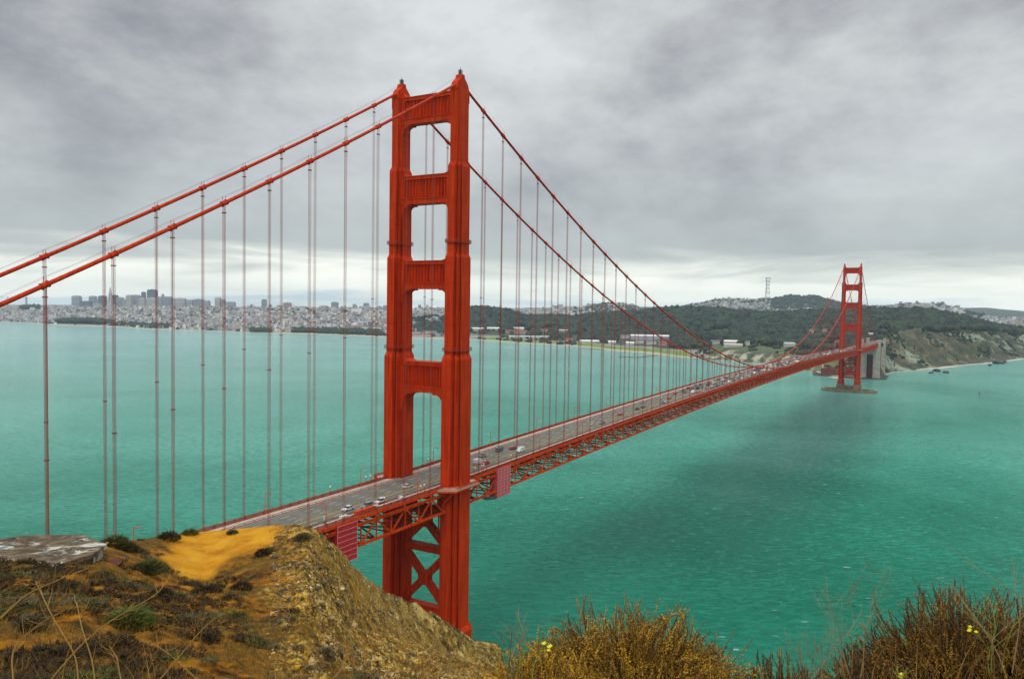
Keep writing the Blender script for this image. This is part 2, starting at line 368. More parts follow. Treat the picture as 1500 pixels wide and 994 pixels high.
def cliffmat():
    m = bpy.data.materials.new('serpentine_bluff'); m.use_nodes = True; t = m.node_tree; b = t.nodes['Principled BSDF']
    g = N(t, 'ShaderNodeNewGeometry'); p = g.outputs['Position']
    q = vrot(t, p, R(115), (.32, 1.25, 1))
    base = ramp(t, noise(t, p, .02, 7, .65), [(.32, (.016, .028, .014)), (.45, (.05, .06, .03)), (.55, (.095, .09, .05)), (.68, (.26, .23, .13))])
    c = mixc(t, ramp(t, noise(t, q, .011, 6, .62, .4), [(.55, 0.0), (.61, .75)]), base, (.30, .36, .27))
    c = mixc(t, ramp(t, noise(t, vmap(t, p, (1, 1, 1), (0, 0, 0), (50, 9, 3)), .045, 6, .7), [(.52, 0.0), (.62, .85)]), c, (.028, .04, .02))
    t.links.new(c, b.inputs['Base Color']); b.inputs['Roughness'].default_value = .95
    bn = N(t, 'ShaderNodeBump'); bn.inputs['Strength'].default_value = .8; bn.inputs['Distance'].default_value = 6
    t.links.new(noise(t, p, .06, 7, .65), bn.inputs['Height']); t.links.new(bn.outputs[0], b.inputs['Normal'])
    return m
M['cliff'] = cliffmat()
tag(npmesh('hills', V, F, [M['town'], M['floor'], M['cliff'], M['lawn'], M['sand'], M['slope'], M['pale']], idx=idx, smooth=True), kind='structure')
def ground(px, D):
    x, y = xyD(px, D); px_ = np.array([px], float); D_ = np.array([D], float)
    z = float(land_z(px_, D_)[0]); on = min(max(z/20, 0), 1); d0 = float(D0f(px))
    z += on*float(fbm(np.array([x/260]), np.array([y/260]), 4)[0])*14*min(max((D-d0)/800, 0), 1)
    return x, y, z
def ground_n(px, D):
    y0 = hor(px); x = CAM[0]+(fw[0]+rt[0]*(px-750)/FPX-up[0]*(y0-497)/FPX)*D; y = CAM[1]+(fw[1]+rt[1]*(px-750)/FPX-up[1]*(y0-497)/FPX)*D
    z = land_z(px, D); on = np.clip(z/20, 0, 1)
    z = z+on*fbm(x/260, y/260, 4)*14*np.clip((D-D0f(px))/800, 0, 1)
    return np.stack([x, y, z], -1)

# lumpy crowns for far woods
def ico():
    import bmesh
    bm = bmesh.new(); bmesh.ops.create_icosphere(bm, subdivisions=2, radius=1)
    v = np.array([x.co[:] for x in bm.verts]); f = np.array([[x.index for x in q.verts] for q in bm.faces]); bm.free(); return v, f
IV, IF = ico()
def ico1():
    import bmesh
    bm = bmesh.new(); bmesh.ops.create_icosphere(bm, subdivisions=1, radius=1)
    v = np.array([x.co[:] for x in bm.verts]); f = np.array([[x.index for x in q.verts] for q in bm.faces]); bm.free(); return v, f
JV, JF = ico1()
M['leaf_far'] = mat('dark_evergreen', (.036, .062, .032), .95, .0, .022, col2=(.006, .015, .012), detail=8, thr=(.42, .60))
M['leaf_city'] = mat('street_tree_green', (.035, .06, .035), .95, .4, .05)
def crowns(P, rad, name, m, flat=.75, hi=False):
    v, f = (IV, IF) if hi else (JV, JF)
    n = len(P); jit = 1+.55*(rng.random((n, len(v)))-.5)
    s3 = np.stack([rad*(.8+.5*rng.random(n)), rad*(.8+.5*rng.random(n)), rad*flat*(.8+.6*rng.random(n))], -1)
    VV = P[:, None]+v[None]*jit[..., None]*s3[:, None]
    FF = (f[None]+(np.arange(n)*len(v))[:, None, None]).reshape(-1, 3)
    return npmesh(name, VV.reshape(-1, 3), FF, m, smooth=False)
def scatter(n, pa, pb, da, db, pw=1.0):
    px = rng.uniform(pa, pb, n); lo = da(px); hi_ = db(px); D = lo+(hi_-lo)*rng.random(n)**pw
    return px, D
LB = [(600,618,489,7,'light','roofgrey','long pale shed seen through the near bridge tower, upper left'),(622,640,488,7,'light','roofgrey','long pale shed seen through the near bridge tower, upper middle'),(604,632,492.5,6,'light','roofred','low red roofed shed at the water seen through the near bridge tower'),
(690,712,484,8,'light','h2','white barracks row just right of the near bridge tower'),(714,732,483.5,8,'light','h2','white barracks second in the row right of the near bridge tower'),(741,772,488,9,'pink','roofred','long red roofed brick hall above the green shore lawn'),(752,768,483.5,8,'light','h2','white barracks behind the long red roofed hall'),
(690,742,494,7,'light','roofgrey','long grey roofed hangar at the left end of the shore lawn'),(746,806,496,7,'light','h1','very long pale hangar behind the shore lawn'),(792,803,486,8,'pink','roofred','small red roofed block between dark shore trees'),(828,840,499.5,7,'pink','roofred','small red roofed house on the shore lawn'),
(850,880,502,5,'light','h2','long white shed at the middle of the shore lawn'),(892,903,503,5,'light','h2','short white shed right of the long white one'),(818,832,487,8,'pink','h5','pinkish building among the trees above the lawn'),(905,925,495,9,'light','roofgrey','pale house group in front of the dark wood, left'),
(918,930,505,6,'light','h2','white station house by the short pier'),(925,985,497,12,'grey','h2','long grey viaduct like building edged with a white line'),(932,944,503,10,'light','roofgrey','white gabled house right of the station house'),(948,962,504,10,'light','roofgrey','white gabled house beside the lawn, second of the pair'),
(966,982,506,9,'pink','roofred','red roofed brick block at the end of the lawn'),(1042,1058,503,7,'light','roofgrey','cream barracks at the left of the hillside terrace'),(1062,1082,504,7,'light','h2','long cream barracks at the middle of the hillside terrace'),(1062,1088,507.5,4,'light','h5','low pale wall like shed below the cream barracks'),
(1093,1099,505,8,'light','roofgrey','small white house right of the hillside terrace'),(1111,1118,504,8,'light','roofgrey','small pale house further right of the terrace'),(1150,1168,507,6,'light','h1','pale sheds beside the bridge cable'),(1186,1196,488,9,'light','roofgrey','white house high in the wood left of the far tower'),(1206,1217,487,8,'light','roofred','red roofed house high in the wood left of the far tower'),
(1262,1270,487,8,'light','roofgrey','white house in the wood just right of the far tower'),(1225,1240,505,8,'pink','roofred','red roofed building seen through the far tower'),(1270,1284,493,5,'light','h1','pale toll buildings above the bridge end')]
BP = []
for (a_, b_, yb, *_x) in LB:
    pc = (a_+b_)/2.; Dm = np.linspace(float(D0f(pc))+20, float(D3(pc)), 160); zz = ground_n(np.full(160, pc), Dm)[:, 2]
    rows = hor(pc)-(zz-CAM[2])/Dm*FPX/1.0009; BP.append((a_-1, b_+1, float(Dm[int(np.argmin(np.abs(rows-yb)))])))
def clear_of_buildings(px, D):
    k = np.ones(len(px), bool)
    for a_, b_, Db in BP: k &= ~((px > a_) & (px < b_) & (D > Db-(260 if a_ < 1100 else 70)) & (D < Db+16))
    return k
# presidio wood
px, D = scatter(17500, 575, 1620, lambda p: D0f(p)+np.where(p > 1285, W1(p)*1.12, np.where(p > 1040, 330, 300)), lambda p: D3(p)+120)
keep = fbm(px/35, D/160, 3) > -.33+np.where(px < 690, .30, 0)-np.where(px > 1230, .3, 0)
keep &= clear_of_buildings(px, D)
px, D = px[keep], D[keep]; P = ground_n(px, D); rad = rng.uniform(7, 15, len(px)); P[:, 2] += rad*.55
forest = crowns(P, rad, 'forest', M['leaf_far'], .85)
tag(forest, 'dark evergreen wood covering the low hills behind the far shore', 'wood', kind='stuff')
px, D = scatter(4200, 840, 1440, lambda p: (D3(p)+D5(p))/2, lambda p: D5(p)+60)
keep = (fbm(px/25, D/300, 3) > np.where((px > 1020) & (px < 1130), .12, np.where((px > 1285) & (px < 1412), .45, np.where(px < 935, -.05, -.5)))) & ~((px > 935) & (px < 1000))
px, D = px[keep], D[keep]; P = ground_n(px, D); rad = rng.uniform(10, 20, len(px)); P[:, 2] += rad*.3
tag(crowns(P, rad, 'hilltop_wood', M['leaf_far'], .6), 'bluish wood covering the high hills on the skyline', 'wood', kind='stuff')
px, D = scatter(900, 1020, 1275, lambda p: D0f(p)+70, lambda p: D0f(p)+420); k = (fbm(px/20, D/90, 3) > -.02) & clear_of_buildings(px, D); P = ground_n(px[k], D[k]); rad = rng.uniform(3, 7, len(P)); P[:, 2] += rad*.4
tag(crowns(P, rad, 'slope_trees', M['leaf_far'], .7), 'dark bushes and small trees on the green slope above the far shore', 'trees', kind='stuff')
px, D = scatter(3800, 1287, 1620, lambda p: D0f(p)+40, lambda p: D0f(p)+W1(p)*1.3); x_ = ground_n(px, D)
keep = fbm(x_[:, 0]/60+7, x_[:, 1]/60, 4) > .02; px, D = px[keep], D[keep]; P = ground_n(px, D)
gu = fbm(P[:, 0]/70+3, P[:, 1]/70, 5, .6); P[:, 2] += (gu*34-3)*np.clip(P[:, 2]/30, 0, 1)*np.clip((D0f(px)+W1(px)*1.15-D)/90, 0, 1); rad = rng.uniform(2.5, 6, len(px))
tag(crowns(P, rad, 'bluff_scrub', M['leaf_far'], .6), 'dark scrub growing in patches on the coastal bluff', 'scrub', kind='stuff')
# trees inside the town
px, D = scatter(4600, -150, 850, lambda p: D0f(p)+60, lambda p: np.maximum(D3(p), D0f(p)+300))
keep = fbm(px/10+5, D/90, 3) > .07; px, D = px[keep], D[keep]
px2 = np.concatenate([rng.uniform(84, 165, 420), rng.uniform(165, 245, 160), rng.uniform(30, 58, 130), rng.uniform(368, 395, 80), rng.uniform(430, 560, 330)])
D2 = np.concatenate([D0f(px2[:420])+rng.uniform(230, 420, 420), D0f(px2[420:580])+rng.uniform(120, 300, 160), rng.uniform(6300, 6500, 130), D0f(px2[710:790])+rng.uniform(60, 160, 80), D0f(px2[790:])+rng.uniform(100, 330, 330)])
P = np.concatenate([ground_n(px, D), ground_n(px2, D2)]); rad = np.concatenate([rng.uniform(4, 10, len(px)), rng.uniform(9, 17, len(px2))])
P[len(px):len(px)+420, 2] += 10*np.exp(-((px2[:420]-122)/30)**2)+4; P[len(px)+580:len(px)+710, 2] += 14
P[:, 2] += rad*.4
tag(crowns(P, rad, 'town_trees', M['leaf_city'], .8), 'dark clumps of street and park trees among the pale town houses', 'trees', kind='stuff')

# houses of the town
HC = [(.66, .65, .62), (.44, .47, .50), (.80, .80, .79), (.40, .36, .31), (.20, .22, .26), (.50, .45, .38)]
for i, c in enumerate(HC): M['h%d' % i] = mat('house_wall_shade', c, .85)
M['roofgrey'] = mat('grey_roof', (.16, .16, .17), .9, .3, .1); M['roofred'] = mat('red_tile_roof', (.36, .10, .06), .9, .3, .1)
HM = [M['h%d' % i] for i in range(6)] + [M['roofgrey'], M['roofred']]
AZ = YAW+.35
def house_zone(n):
    px = np.concatenate([rng.uniform(-250, 680, int(n*.70)), rng.uniform(735, 955, int(n*.09)), rng.uniform(1010, 1190, int(n*.10)), rng.uniform(1278, 1412, int(n*.14)), rng.uniform(1395, 1530, int(n*.08))])
    u = rng.random(len(px))
    A = np.where(px < 590, D0f(px)+70, np.where(px < 700, D0f(px)+120, (D3(px)+D5(px))/2))
    B = np.where(px < 590, D3(px)+150, np.where((px < 700), D5(px), D5(px)-20))
    A = np.where(px > 1412, 3700, A); B = np.where(px > 1412, 5000, B)
    B = np.where((px > 1130) & (px < 1195), A+(B-A)*.35, B)
    return px, A+(B-A)*u**.9
px, D = house_zone(11500)
k = ~((px > 84) & (px < 160) & (D < D0f(px)+420)) & ~((px > 430) & (px < 560) & (D < D0f(px)+330)) & ~((px > 935) & (px < 955))
px, D = px[k], D[k]
P = ground_n(px, D); w_ = rng.uniform(5, 12, len(px))*np.where(rng.random(len(px)) < .12, 1.9, 1); l_ = rng.uniform(6, 14, len(px)); h_ = rng.uniform(7, 13, len(px))*np.where(rng.random(len(px)) < .08, 2.2, 1)
order = np.argsort(D-18*w_*0)  # nearest first
def house_parts(i):
    return P[i], w_[i], l_[i], h_[i]
def gable(mb, c, hx, hy, h, a, m, rm, pitched=True):
    ca, sa = math.cos(a), math.sin(a)
    def q(x, y, z): return (c[0]+x*ca-y*sa, c[1]+x*sa+y*ca, c[2]+z)
    mb.add([q(-hx,-hy,-4), q(hx,-hy,-4), q(hx,hy,-4), q(-hx,hy,-4), q(-hx,-hy,h), q(hx,-hy,h), q(hx,hy,h), q(-hx,hy,h)], [(0,3,2,1),(0,1,5,4),(1,2,6,5),(2,3,7,6),(3,0,4,7)], m)
    if pitched:
        r_ = hy*.55; e = .4
        mb.add([q(-hx-e,-hy-e,h-.1), q(hx+e,-hy-e,h-.1), q(hx+e,hy+e,h-.1), q(-hx-e,hy+e,h-.1), q(-hx-e,0,h+r_), q(hx+e,0,h+r_)], [(0,3,2,1),(0,1,5,4),(2,3,4,5),(1,2,5),(3,0,4)], rm)
    else:
        mb.add([q(-hx,-hy,h), q(hx,-hy,h), q(hx,hy,h), q(-hx,hy,h)], [(0,1,2,3)], rm)
# six house prototypes, 300 individual copies, the rest one object
protos = []
for i in range(6):
    b_ = MB(); b_.v = []; gable(b_, (0,0,0), 7+i % 3, 5+i % 2, 9+2*(i % 3), 0, 0, 1, i % 2 == 0)
    o = b_.build('house', [HM[i], HM[6] if i != 5 else HM[7]]); protos.append([o, False])
HL = ['pale cream house with a gabled roof in the rows near the far shore', 'light grey flat roofed house in the rows near the far shore', 'white house with a gabled roof in the rows near the far shore', 'tan flat roofed house in the rows near the far shore', 'slate grey house with a gabled roof in the rows near the far shore', 'beige flat roofed house with a red roof in the rows near the far shore']
sel = order[:3000][rng.permutation(3000)[:294]]
for i in sel:
    k = int(rng.integers(0, 6)); pr_ = protos[k]; o = pr_[0] if not pr_[1] else pr_[0].copy()
    if pr_[1]: COL.objects.link(o)
    pr_[1] = True
    o.location = P[i]; o.rotation_euler = (0, 0, AZ+float(rng.choice([0, pi/2])))
    tag(o, HL[k], 'house', 'houses of the town behind the far shore')
rest = MB(); selset = set(sel.tolist())
for i in range(len(px)):
    if i in selset: continue
    gable(rest, P[i], w_[i], l_[i]*.6, h_[i], AZ+(pi/2 if rng.random() < .5 else 0), int(rng.choice([0,0,1,1,2,3,3,4,4,5])), int(rng.choice([0,1,1,3,4,6,6,7])) , False)
tag(rest.build('houses', HM), 'thousands of small pale town houses spread over the hills', 'houses', kind='stuff')

# skyline buildings: px0, px1, y top, depth, colour key, label
M['t_dark'] = mat('dark_tower_wall', (.15, .17, .22), .5, .3, .08); M['t_grey'] = mat('grey_tower_wall', (.42, .46, .50), .6, .25, .08)
M['t_light'] = mat('light_tower_wall', (.56, .55, .52), .7, .2, .08); M['t_blue'] = mat('blue_grey_tower_wall', (.32, .37, .43), .5, .3, .08)
M['t_pink'] = mat('pinkish_tower_wall', (.48, .30, .26), .7, .2, .08)
M['win'] = mat('tower_window_bands', (.19, .22, .26), .3)
TB = [(107,118,433,6900,'grey','broad grey tower standing apart at the left end of the downtown skyline'),(119,134,441,6800,'dark','low dark blue office slab just right of the leftmost downtown tower'),
(132,140.5,433.5,7100,'grey','grey tower rising behind the low dark slab'),(140.6,146,437.5,7100,'grey','shorter grey block joining two grey towers left of the pyramid'),(146,155,433.2,7000,'dark','darker tower just left of the pointed pyramid'),
(138,147.5,444.5,6500,'light','pale low block in front of the grey towers left of the pyramid'),(164,172,432,7000,'dark','dark flat topped tower immediately right of the pyramid'),(172.2,180,435.5,7000,'grey','grey tower second to the right of the pyramid'),
(180.2,184.5,438.5,6900,'grey','narrow grey block third to the right of the pyramid'),(186,194,431.8,6900,'light','pale tower in the pair left of the capped dark tower'),(194.2,204.7,431.8,7000,'grey','wide grey tower beside the pale one'),
(205,213,436.5,6600,'light','pale mid height block below the capped dark tower'),(208,213,427.5,7200,'dark','thin dark tower with a wider cap left of the tallest slab'),(217,229.4,424,7000,'dark','tallest and darkest slab of the downtown skyline'),
(217,229,436,6500,'light','cream block at the foot of the tallest dark slab'),(230.5,237,434.5,6900,'grey','grey tower just right of the tallest dark slab'),(237.2,240,430.5,7000,'grey','slender stepped tower poking above its grey neighbours'),
(240.2,252,434.5,6800,'blue','wide blue grey block right of the slender stepped tower'),(256,272.5,436.5,6500,'light','long pale flat topped block standing alone right of downtown'),(274,283,439,6500,'grey','grey block with rounded top next to the long pale block'),
(284,297,438,6500,'blue','blue grey block with a small dome'),(297.2,307,440,6500,'grey','grey block right of the domed block'),(316,323.5,435.3,6300,'light','slim pale tower alone between lower blocks'),(325,330,438.5,6300,'pink','narrow pinkish tower beside the slim pale tower'),
(331,344,441.8,6200,'grey','squat grey block right of the slim pale tower'),(384,390,438.2,5900,'blue','tall thin blue grey tower rising alone above the houses'),(406,413,446.8,5600,'light','low pale block left of the pinkish block'),
(416,426,443.2,5600,'pink','pinkish stepped block on the hill of houses'),(469,479,447.3,5400,'light','wide low pale block on the crest left of the boxy tower'),(486,495,442.4,5400,'blue','boxy blue grey tower on the crest of the hill'),
(517,522,445.3,5300,'grey','small grey tower between two larger crest towers'),(533,540.5,443.8,5300,'blue','blue grey tower with a taller rear half near the near bridge tower'),(537.5,543,448.5,5100,'light','cream block in front of the blue grey crest tower'),
(553,559,448.3,5100,'grey','grey block close to the left leg of the near bridge tower'),(561.5,567,447.3,5100,'blue','blue block partly hidden by the left leg of the near bridge tower')]
for (a_, b_, yt, D, ck, lab) in TB:
    D = float(D); pc = (a_+b_)/2; x, y, zg = ground(pc, D); zt = float(zpx(pc, yt, D)); hw = (b_-a_)/2/FPX*D
    zg = min(zg, zt-20)-6
    o = empty('tower_block', (x, y, zg), YAW-pi/2+.0); H = zt-zg
    mb = MB(); hd = max(12, min(hw, 25))
    mb.box(-hw, hw, -hd, hd, 0, H*.94); mb.box(-hw*.86, hw*.86, -hd*.86, hd*.86, H*.94, H); mb.box(-hw*.3, hw*.2, -hd*.3, hd*.3, H, H+3)
    mb.build('wall', M['t_'+ck], o)
    wb = MB()
    nf = max(3, int(H/12))
    for k in range(nf):
        z = H*.9*(k+.35)/nf; wb.box(-hw-.3, hw+.3, -hd-.3, hd+.3, z, z+H*.9/nf*.35)
    wb.build('windows', M['win'], o)
    tag(o, lab, 'building')
# pyramid tower
x, y, zg = ground(161.5, 6900.); zt = float(zpx(161.5, 419.5, 6900)); o = empty('pyramid_tower', (x, y, zg-4), YAW)
mb = MB(); H = zt-zg+4; hw = 26; mb.prism([(-hw,-hw),(hw,-hw),(hw,hw),(-hw,hw)], 0, H*.86, top=[(-5,-5),(5,-5),(5,5),(-5,5)]); mb.build('wall', M['t_light'], o)
mb = MB(); mb.prism([(-5,-5),(5,-5),(5,5),(-5,5)], H*.86, H, top=[(-.4,-.4),(.4,-.4),(.4,.4),(-.4,.4)]); mb.build('spire', M['t_grey'], o)
mb = MB(); mb.prism([(-30,-3),(30,-3),(30,3),(-30,3)], H*.35, H*.72, top=[(-13,-3),(13,-3),(13,3),(-13,3)]); mb.build('wing', M['t_grey'], o)
tag(o, 'tall narrow white pyramid skyscraper with a pointed spire', 'skyscraper')
# hilltop column tower
x, y, zg = ground(38.5, 6450.); o = empty('round_tower', (x, y, zg+6), 0); mb = MB(); zt = float(zpx(38.5, 436.5, 6450))
mb.tube([(0,0,0), (0,0,zt-zg-6)], 8, 14); mb.build('shaft', M['t_light'], o); mb = MB(); mb.tube([(0,0,zt-zg-6), (0,0,zt-zg+3)], 9.5, 14); mb.build('crown', M['t_grey'], o)
tag(o, 'slim pale round tower on the wooded hill at the far left', 'tower')
x, y, zg = ground(11, 6450.); o = empty('mast', (x, y, zg), 0); mb = MB(); mb.tube([(0,0,0), (0,0,float(zpx(11, 434.5, 6450))-zg)], [6, 3], 8); mb.build('pole', M['t_grey'], o); tag(o, 'thin grey mast above the houses at the far left edge', 'mast')
# domed rotunda
x, y, zg = ground(520, 3950.); o = empty('rotunda', (x, y, zg), 0)
mb = MB(); mb.tube([(0,0,-3), (0,0,26)], 23, 16); mb.build('drum', M['t_pink'], o)
mb = MB(); th = np.linspace(0, pi/2, 8); mb.tube([(0,0,26+16*math.sin(t)) for t in th], [max(.3, 21*math.cos(t)) for t in th], 18); mb.build('dome', M['t_light'], o, smooth=True)
mb = MB(); mb.obox((-34,0,10), 12, 6, 10); mb.obox((34,0,10), 12, 6, 10); mb.build('colonnade', M['t_pink'], o)
tag(o, 'terracotta rotunda with a pale dome standing among the shore trees', 'rotunda')
# three legged red and white mast on the skyline hill
x, y, zg = ground(1123, 7700.); ztop = float(zpx(1123, 406.5, 7700)); o = empty('radio_mast', (x, y, zg-5), YAW)
H = ztop-zg+5; legs = []
for k in range(3):
    a = k*2*pi/3+.4
    def lp(z, a=a):
        r_ = 27-13*min(z/H, .62)/.62 if z/H < .62 else 14+10*(z/H-.62)/.38
        return np.array([r_*math.cos(a)*1.15, r_*math.sin(a)*1.15, z])
    legs.append(lp)
    mb = MB(); mb.tube([lp(z) for z in np.linspace(0, H, 10)], 1.6, 6); mb.build('leg', M['t_dark'], o)
for zf in (.08, .3, .5, .66, .82, .97):
    mb = MB()
    for k in range(3): mb.beam(legs[k](H*zf), legs[(k+1) % 3](H*zf), 4, 5)
    mb.build('crossarm', M['t_dark'], o)
mb = MB()
for z0, z1 in ((.08,.3),(.3,.5),(.5,.66),(.66,.82),(.82,.97)):
    for k in range(3): mb.beam(legs[k](H*z0), legs[(k+1) % 3](H*z1), 1.6, 1.6)
mb.build('bracing', M['t_grey'], o)
tag(o, 'three legged steel radio mast on the skyline hill between the towers', 'radio mast')
for nm, a_, b_, yt, D, ck, lab, cat in [('hospital_building',1133,1148,448.5,6900,'light','large pale institutional block at the foot of the wooded skyline hill','building'),('hospital_building',1148,1163,448.8,6950,'pink','second pale block joined to the large one below the skyline hill','building'),
        ('apartment_block',1117,1123.5,452,6600,'light','small pale block left of the large pale hillside block','building'),('apartment_block',1170,1179,452,6700,'light','pale low block right of the large hillside blocks','building'),
        ('apartment_block',1452,1462,476,3800,'light','white apartment block leftmost of the group beyond the bluff','building'),('apartment_block',1464,1471,476,3850,'light','narrow white apartment block in the middle of the group beyond the bluff','building'),('apartment_block',1475,1485,475.5,3800,'light','white apartment block right of the narrow one beyond the bluff','building'),('apartment_block',1487,1500,479,3700,'light','white apartment block at the right edge beyond the bluff','building')]:
    pc = (a_+b_)/2; x, y, zg = ground(pc, float(D)); zt = float(zpx(pc, yt, D)); hw = (b_-a_)/2/FPX*D; zg = min(zg, zt-16)-4
    o = empty(nm, (x, y, zg), YAW-pi/2+.25); H = zt-zg; mb = MB(); mb.box(-hw, hw, -14, 14, 0, H); mb.box(-hw*.5, hw*.1, -6, 6, H, H+4); mb.build('wall', M['t_'+ck], o)
    wb = MB()
    for k in range(3): wb.box(-hw-.2, hw+.2, -14.2, 14.2, H*(.25+.22*k), H*(.25+.22*k)+2)
    wb.build('windows', M['win'], o); tag(o, lab, cat)
# long low buildings along the far shore (px0, px1, y base, height m, wall, roof, label)
for (a_, b_, yb, H, wk, rk, lab) in LB:
    pc = (a_+b_)/2.; Dm = np.linspace(float(D0f(pc))+20, float(D3(pc)), 160); zz = ground_n(np.full(160, pc), Dm)[:, 2]
    rows = hor(pc)-(zz-CAM[2])/Dm*FPX/1.0009; k = int(np.argmin(np.abs(rows-yb))); D = float(Dm[k])
    x, y, zg = ground(pc, D); hw = (b_-a_)/2/FPX*D; o = empty('low_building', (x, y, zg+2), YAW-pi/2-.06); mb = MB()
    mb.box(-hw, hw, -8, 8, -5, H); mb.build('wall', M['t_'+wk], o)
    mb = MB(); mb.extr([(-9, H), (9, H), (0, H+4.5)], 0, -hw-.6, hw+.6); mb.build('roof', M[rk], o)
    tag(o, lab, 'building')
# piers in the bay
for a_, b_, ya, yb, lab in [(853,883,509.5,511,'short dark wooden pier lying off the lawn'),(907,934,521.5,522.5,'longer dark pier nearest the bridge deck'),(934,962,522.6,520,'thin jetty linking the longer pier to the shore')]:
    A = onz(a_, ya, 2.5); B = onz(b_, yb, 2.5); o = empty('pier', (float((A[0]+B[0])/2), float((A[1]+B[1])/2), 0)); c = np.array([o.location[0], o.location[1], 0])
    wd = 3 if 'jetty' in lab else 9
    mb = MB(); mb.beam(A-c, B-c, wd, 1.0); mb.build('pier_deck', M['pier'], o)
    mb = MB()
    for t in np.linspace(0, 1, 9):
        q = A+(B-A)*t-c; mb.box(q[0]-.8, q[0]+.8, q[1]-.8, q[1]+.8, -2, 2)
    mb.build('piles', M['black'], o); tag(o, lab, 'pier')
# surf along the far shore
M['foam'] = mat('sea_foam', (.82, .86, .84), .6, .25, .2)
mb = MB()
def foam(pxa, pxb, wid, n=40):
    xs = np.linspace(pxa, pxb, n); V = []; F = []
    for i, p in enumerate(xs):
        D = float(D0f(p)); wv = wid*(.45+.8*abs(float(fbm(np.array([p/3.]), np.array([2.]), 3)[0])))*math.sin(pi*min(1, max(0, .08+i/(n-1)*.84)))
        x1, y1 = xyD(p, D+14); x0, y0 = xyD(p, D-wv); V += [(x0, y0, .03), (x1, y1, .03)]
        if i: F.append((2*i-2, 2*i, 2*i+1, 2*i-1))
    mb.add(V, F)
foam(1196, 1232, 34, 24); foam(1288, 1312, 16, 20); foam(1362, 1406, 20); foam(1440, 1500, 24); foam(1500, 1620, 26); foam(1060, 1190, 4); foam(86, 240, 10)
tag(mb.build('surf', M['foam']), 'white surf breaking along the far shore', 'surf', kind='stuff')
# sea rocks
M['rockdark'] = mat('wet_dark_rock', (.035, .035, .03), .7, .5, .3)
for i, (p_, q_, s_) in enumerate([(1386,546,7),(1372,544,9),(1450,535.5,6),(1461,532.5,15),(1471,531,8),(1364,546.5,5)]):
    c = onz(p_, q_, 0); jit = 1+.5*(rng.random(len(IV))-.5); Vv = IV*jit[:, None]*np.array([s_*1.6, s_, s_*.8])
    o = npmesh('sea_rock', Vv, IF, M['rockdark']); o.location = (c[0], c[1], 0)
    tag(o, ['small dark rock awash off the bluff, fourth from the right', 'dark rock with surf under the bluff, leftmost of the larger ones', 'low dark rock alone off the right hand beach', 'largest dark sea rock, standing at the right hand beach', 'dark rock touching the right side of the largest sea rock', 'smallest dark rock in front of the bluff, nearest the bridge'][i], 'rock')

# ================================================================== the bridge
H = 13.7; SP = 15.24
def zc(x):                                            # top of the stiffening truss
    x = np.asarray(x, float); m_ = 81.3-7.0*((640-x)/640)**2
    return np.where(x < 0, 74.3+.004*x, np.where(x > 1280, 74.3-.004*(x-1280), m_))
def zr(x): return float(zc(x))+1.9                      # roadway
def zmain(x): return 84.2+(227-84.2)*((x-640)/640)**2
def zside(x):
    t = (-x if x < 0 else x-1280)/343.; return 227+(65.9-227)*t-4*8.87*t*(1-t)
def zcab(x): return zmain(x) if 0 <= x <= 1280 else zside(x)
def sweep(mb, sec, x0, x1, step=7.62, zf=zr, m=0):
    """closed (y,dz) section swept along the deck line"""
    xs = np.arange(x0, x1+.01, step); xs = np.append(xs, x1) if xs[-1] < x1-.5 else xs; n = len(sec); V = []; F = []
    for x in xs:
        z = zf(x); V += [(x, y, z+d) for y, d in sec]
    for i in range(len(xs)-1):
        for j in range(n): F.append((i*n+j, (i+1)*n+j, (i+1)*n+(j+1) % n, i*n+(j+1) % n))
    F += [tuple(range(n)), tuple(range(len(V)-1, len(V)-1-n, -1))]
    mb.add(V, F, m)
def rect(y0, y1, a, b): return [(y0, a), (y0, b), (y1, b), (y1, a)]
bridge = empty('suspension_bridge', (0, 0, 0)); tag(bridge, 'long orange red suspension bridge with two tall towers crossing the strait', 'bridge')
XN, XS = -343., 1940.
mb = MB(); sweep(mb, rect(-9.3, 9.3, -.45, 0), XN, XS); roadway = mb.build('roadway', M['asphalt'], bridge)
mb = MB()
for y in (-6.1, 0.0, 3.05, 6.1):
    x = XN
    while x < 1640:
        x1 = x+3.66; z0, z1 = zr(x)+.006, zr(x1)+.006; mb.add([(x,y-.09,z0),(x1,y-.09,z1),(x1,y+.09,z1),(x,y+.09,z0)], [(0,1,2,3)]); x += 10.97
for y in (-9.05, 9.05):
    sweep(mb, rect(y-.05, y+.05, .003, .008), XN, 1640, 15.24)
mb.build('lane_markings', M['white'], roadway)
mb = MB()
for y in (-3.22, -2.88): sweep(mb, rect(y-.09, y+.09, .003, .008), XN, 1640, 15.24)
x = XN
while x < 1640: mb.box(x-.09, x+.09, -3.14, -2.96, zr(x), zr(x)+.75); mb.box(x-.22, x+.22, -3.27, -2.83, zr(x)+.009, zr(x)+.06); x += 3.81
mb.build('median_line', M['yellow'], roadway)
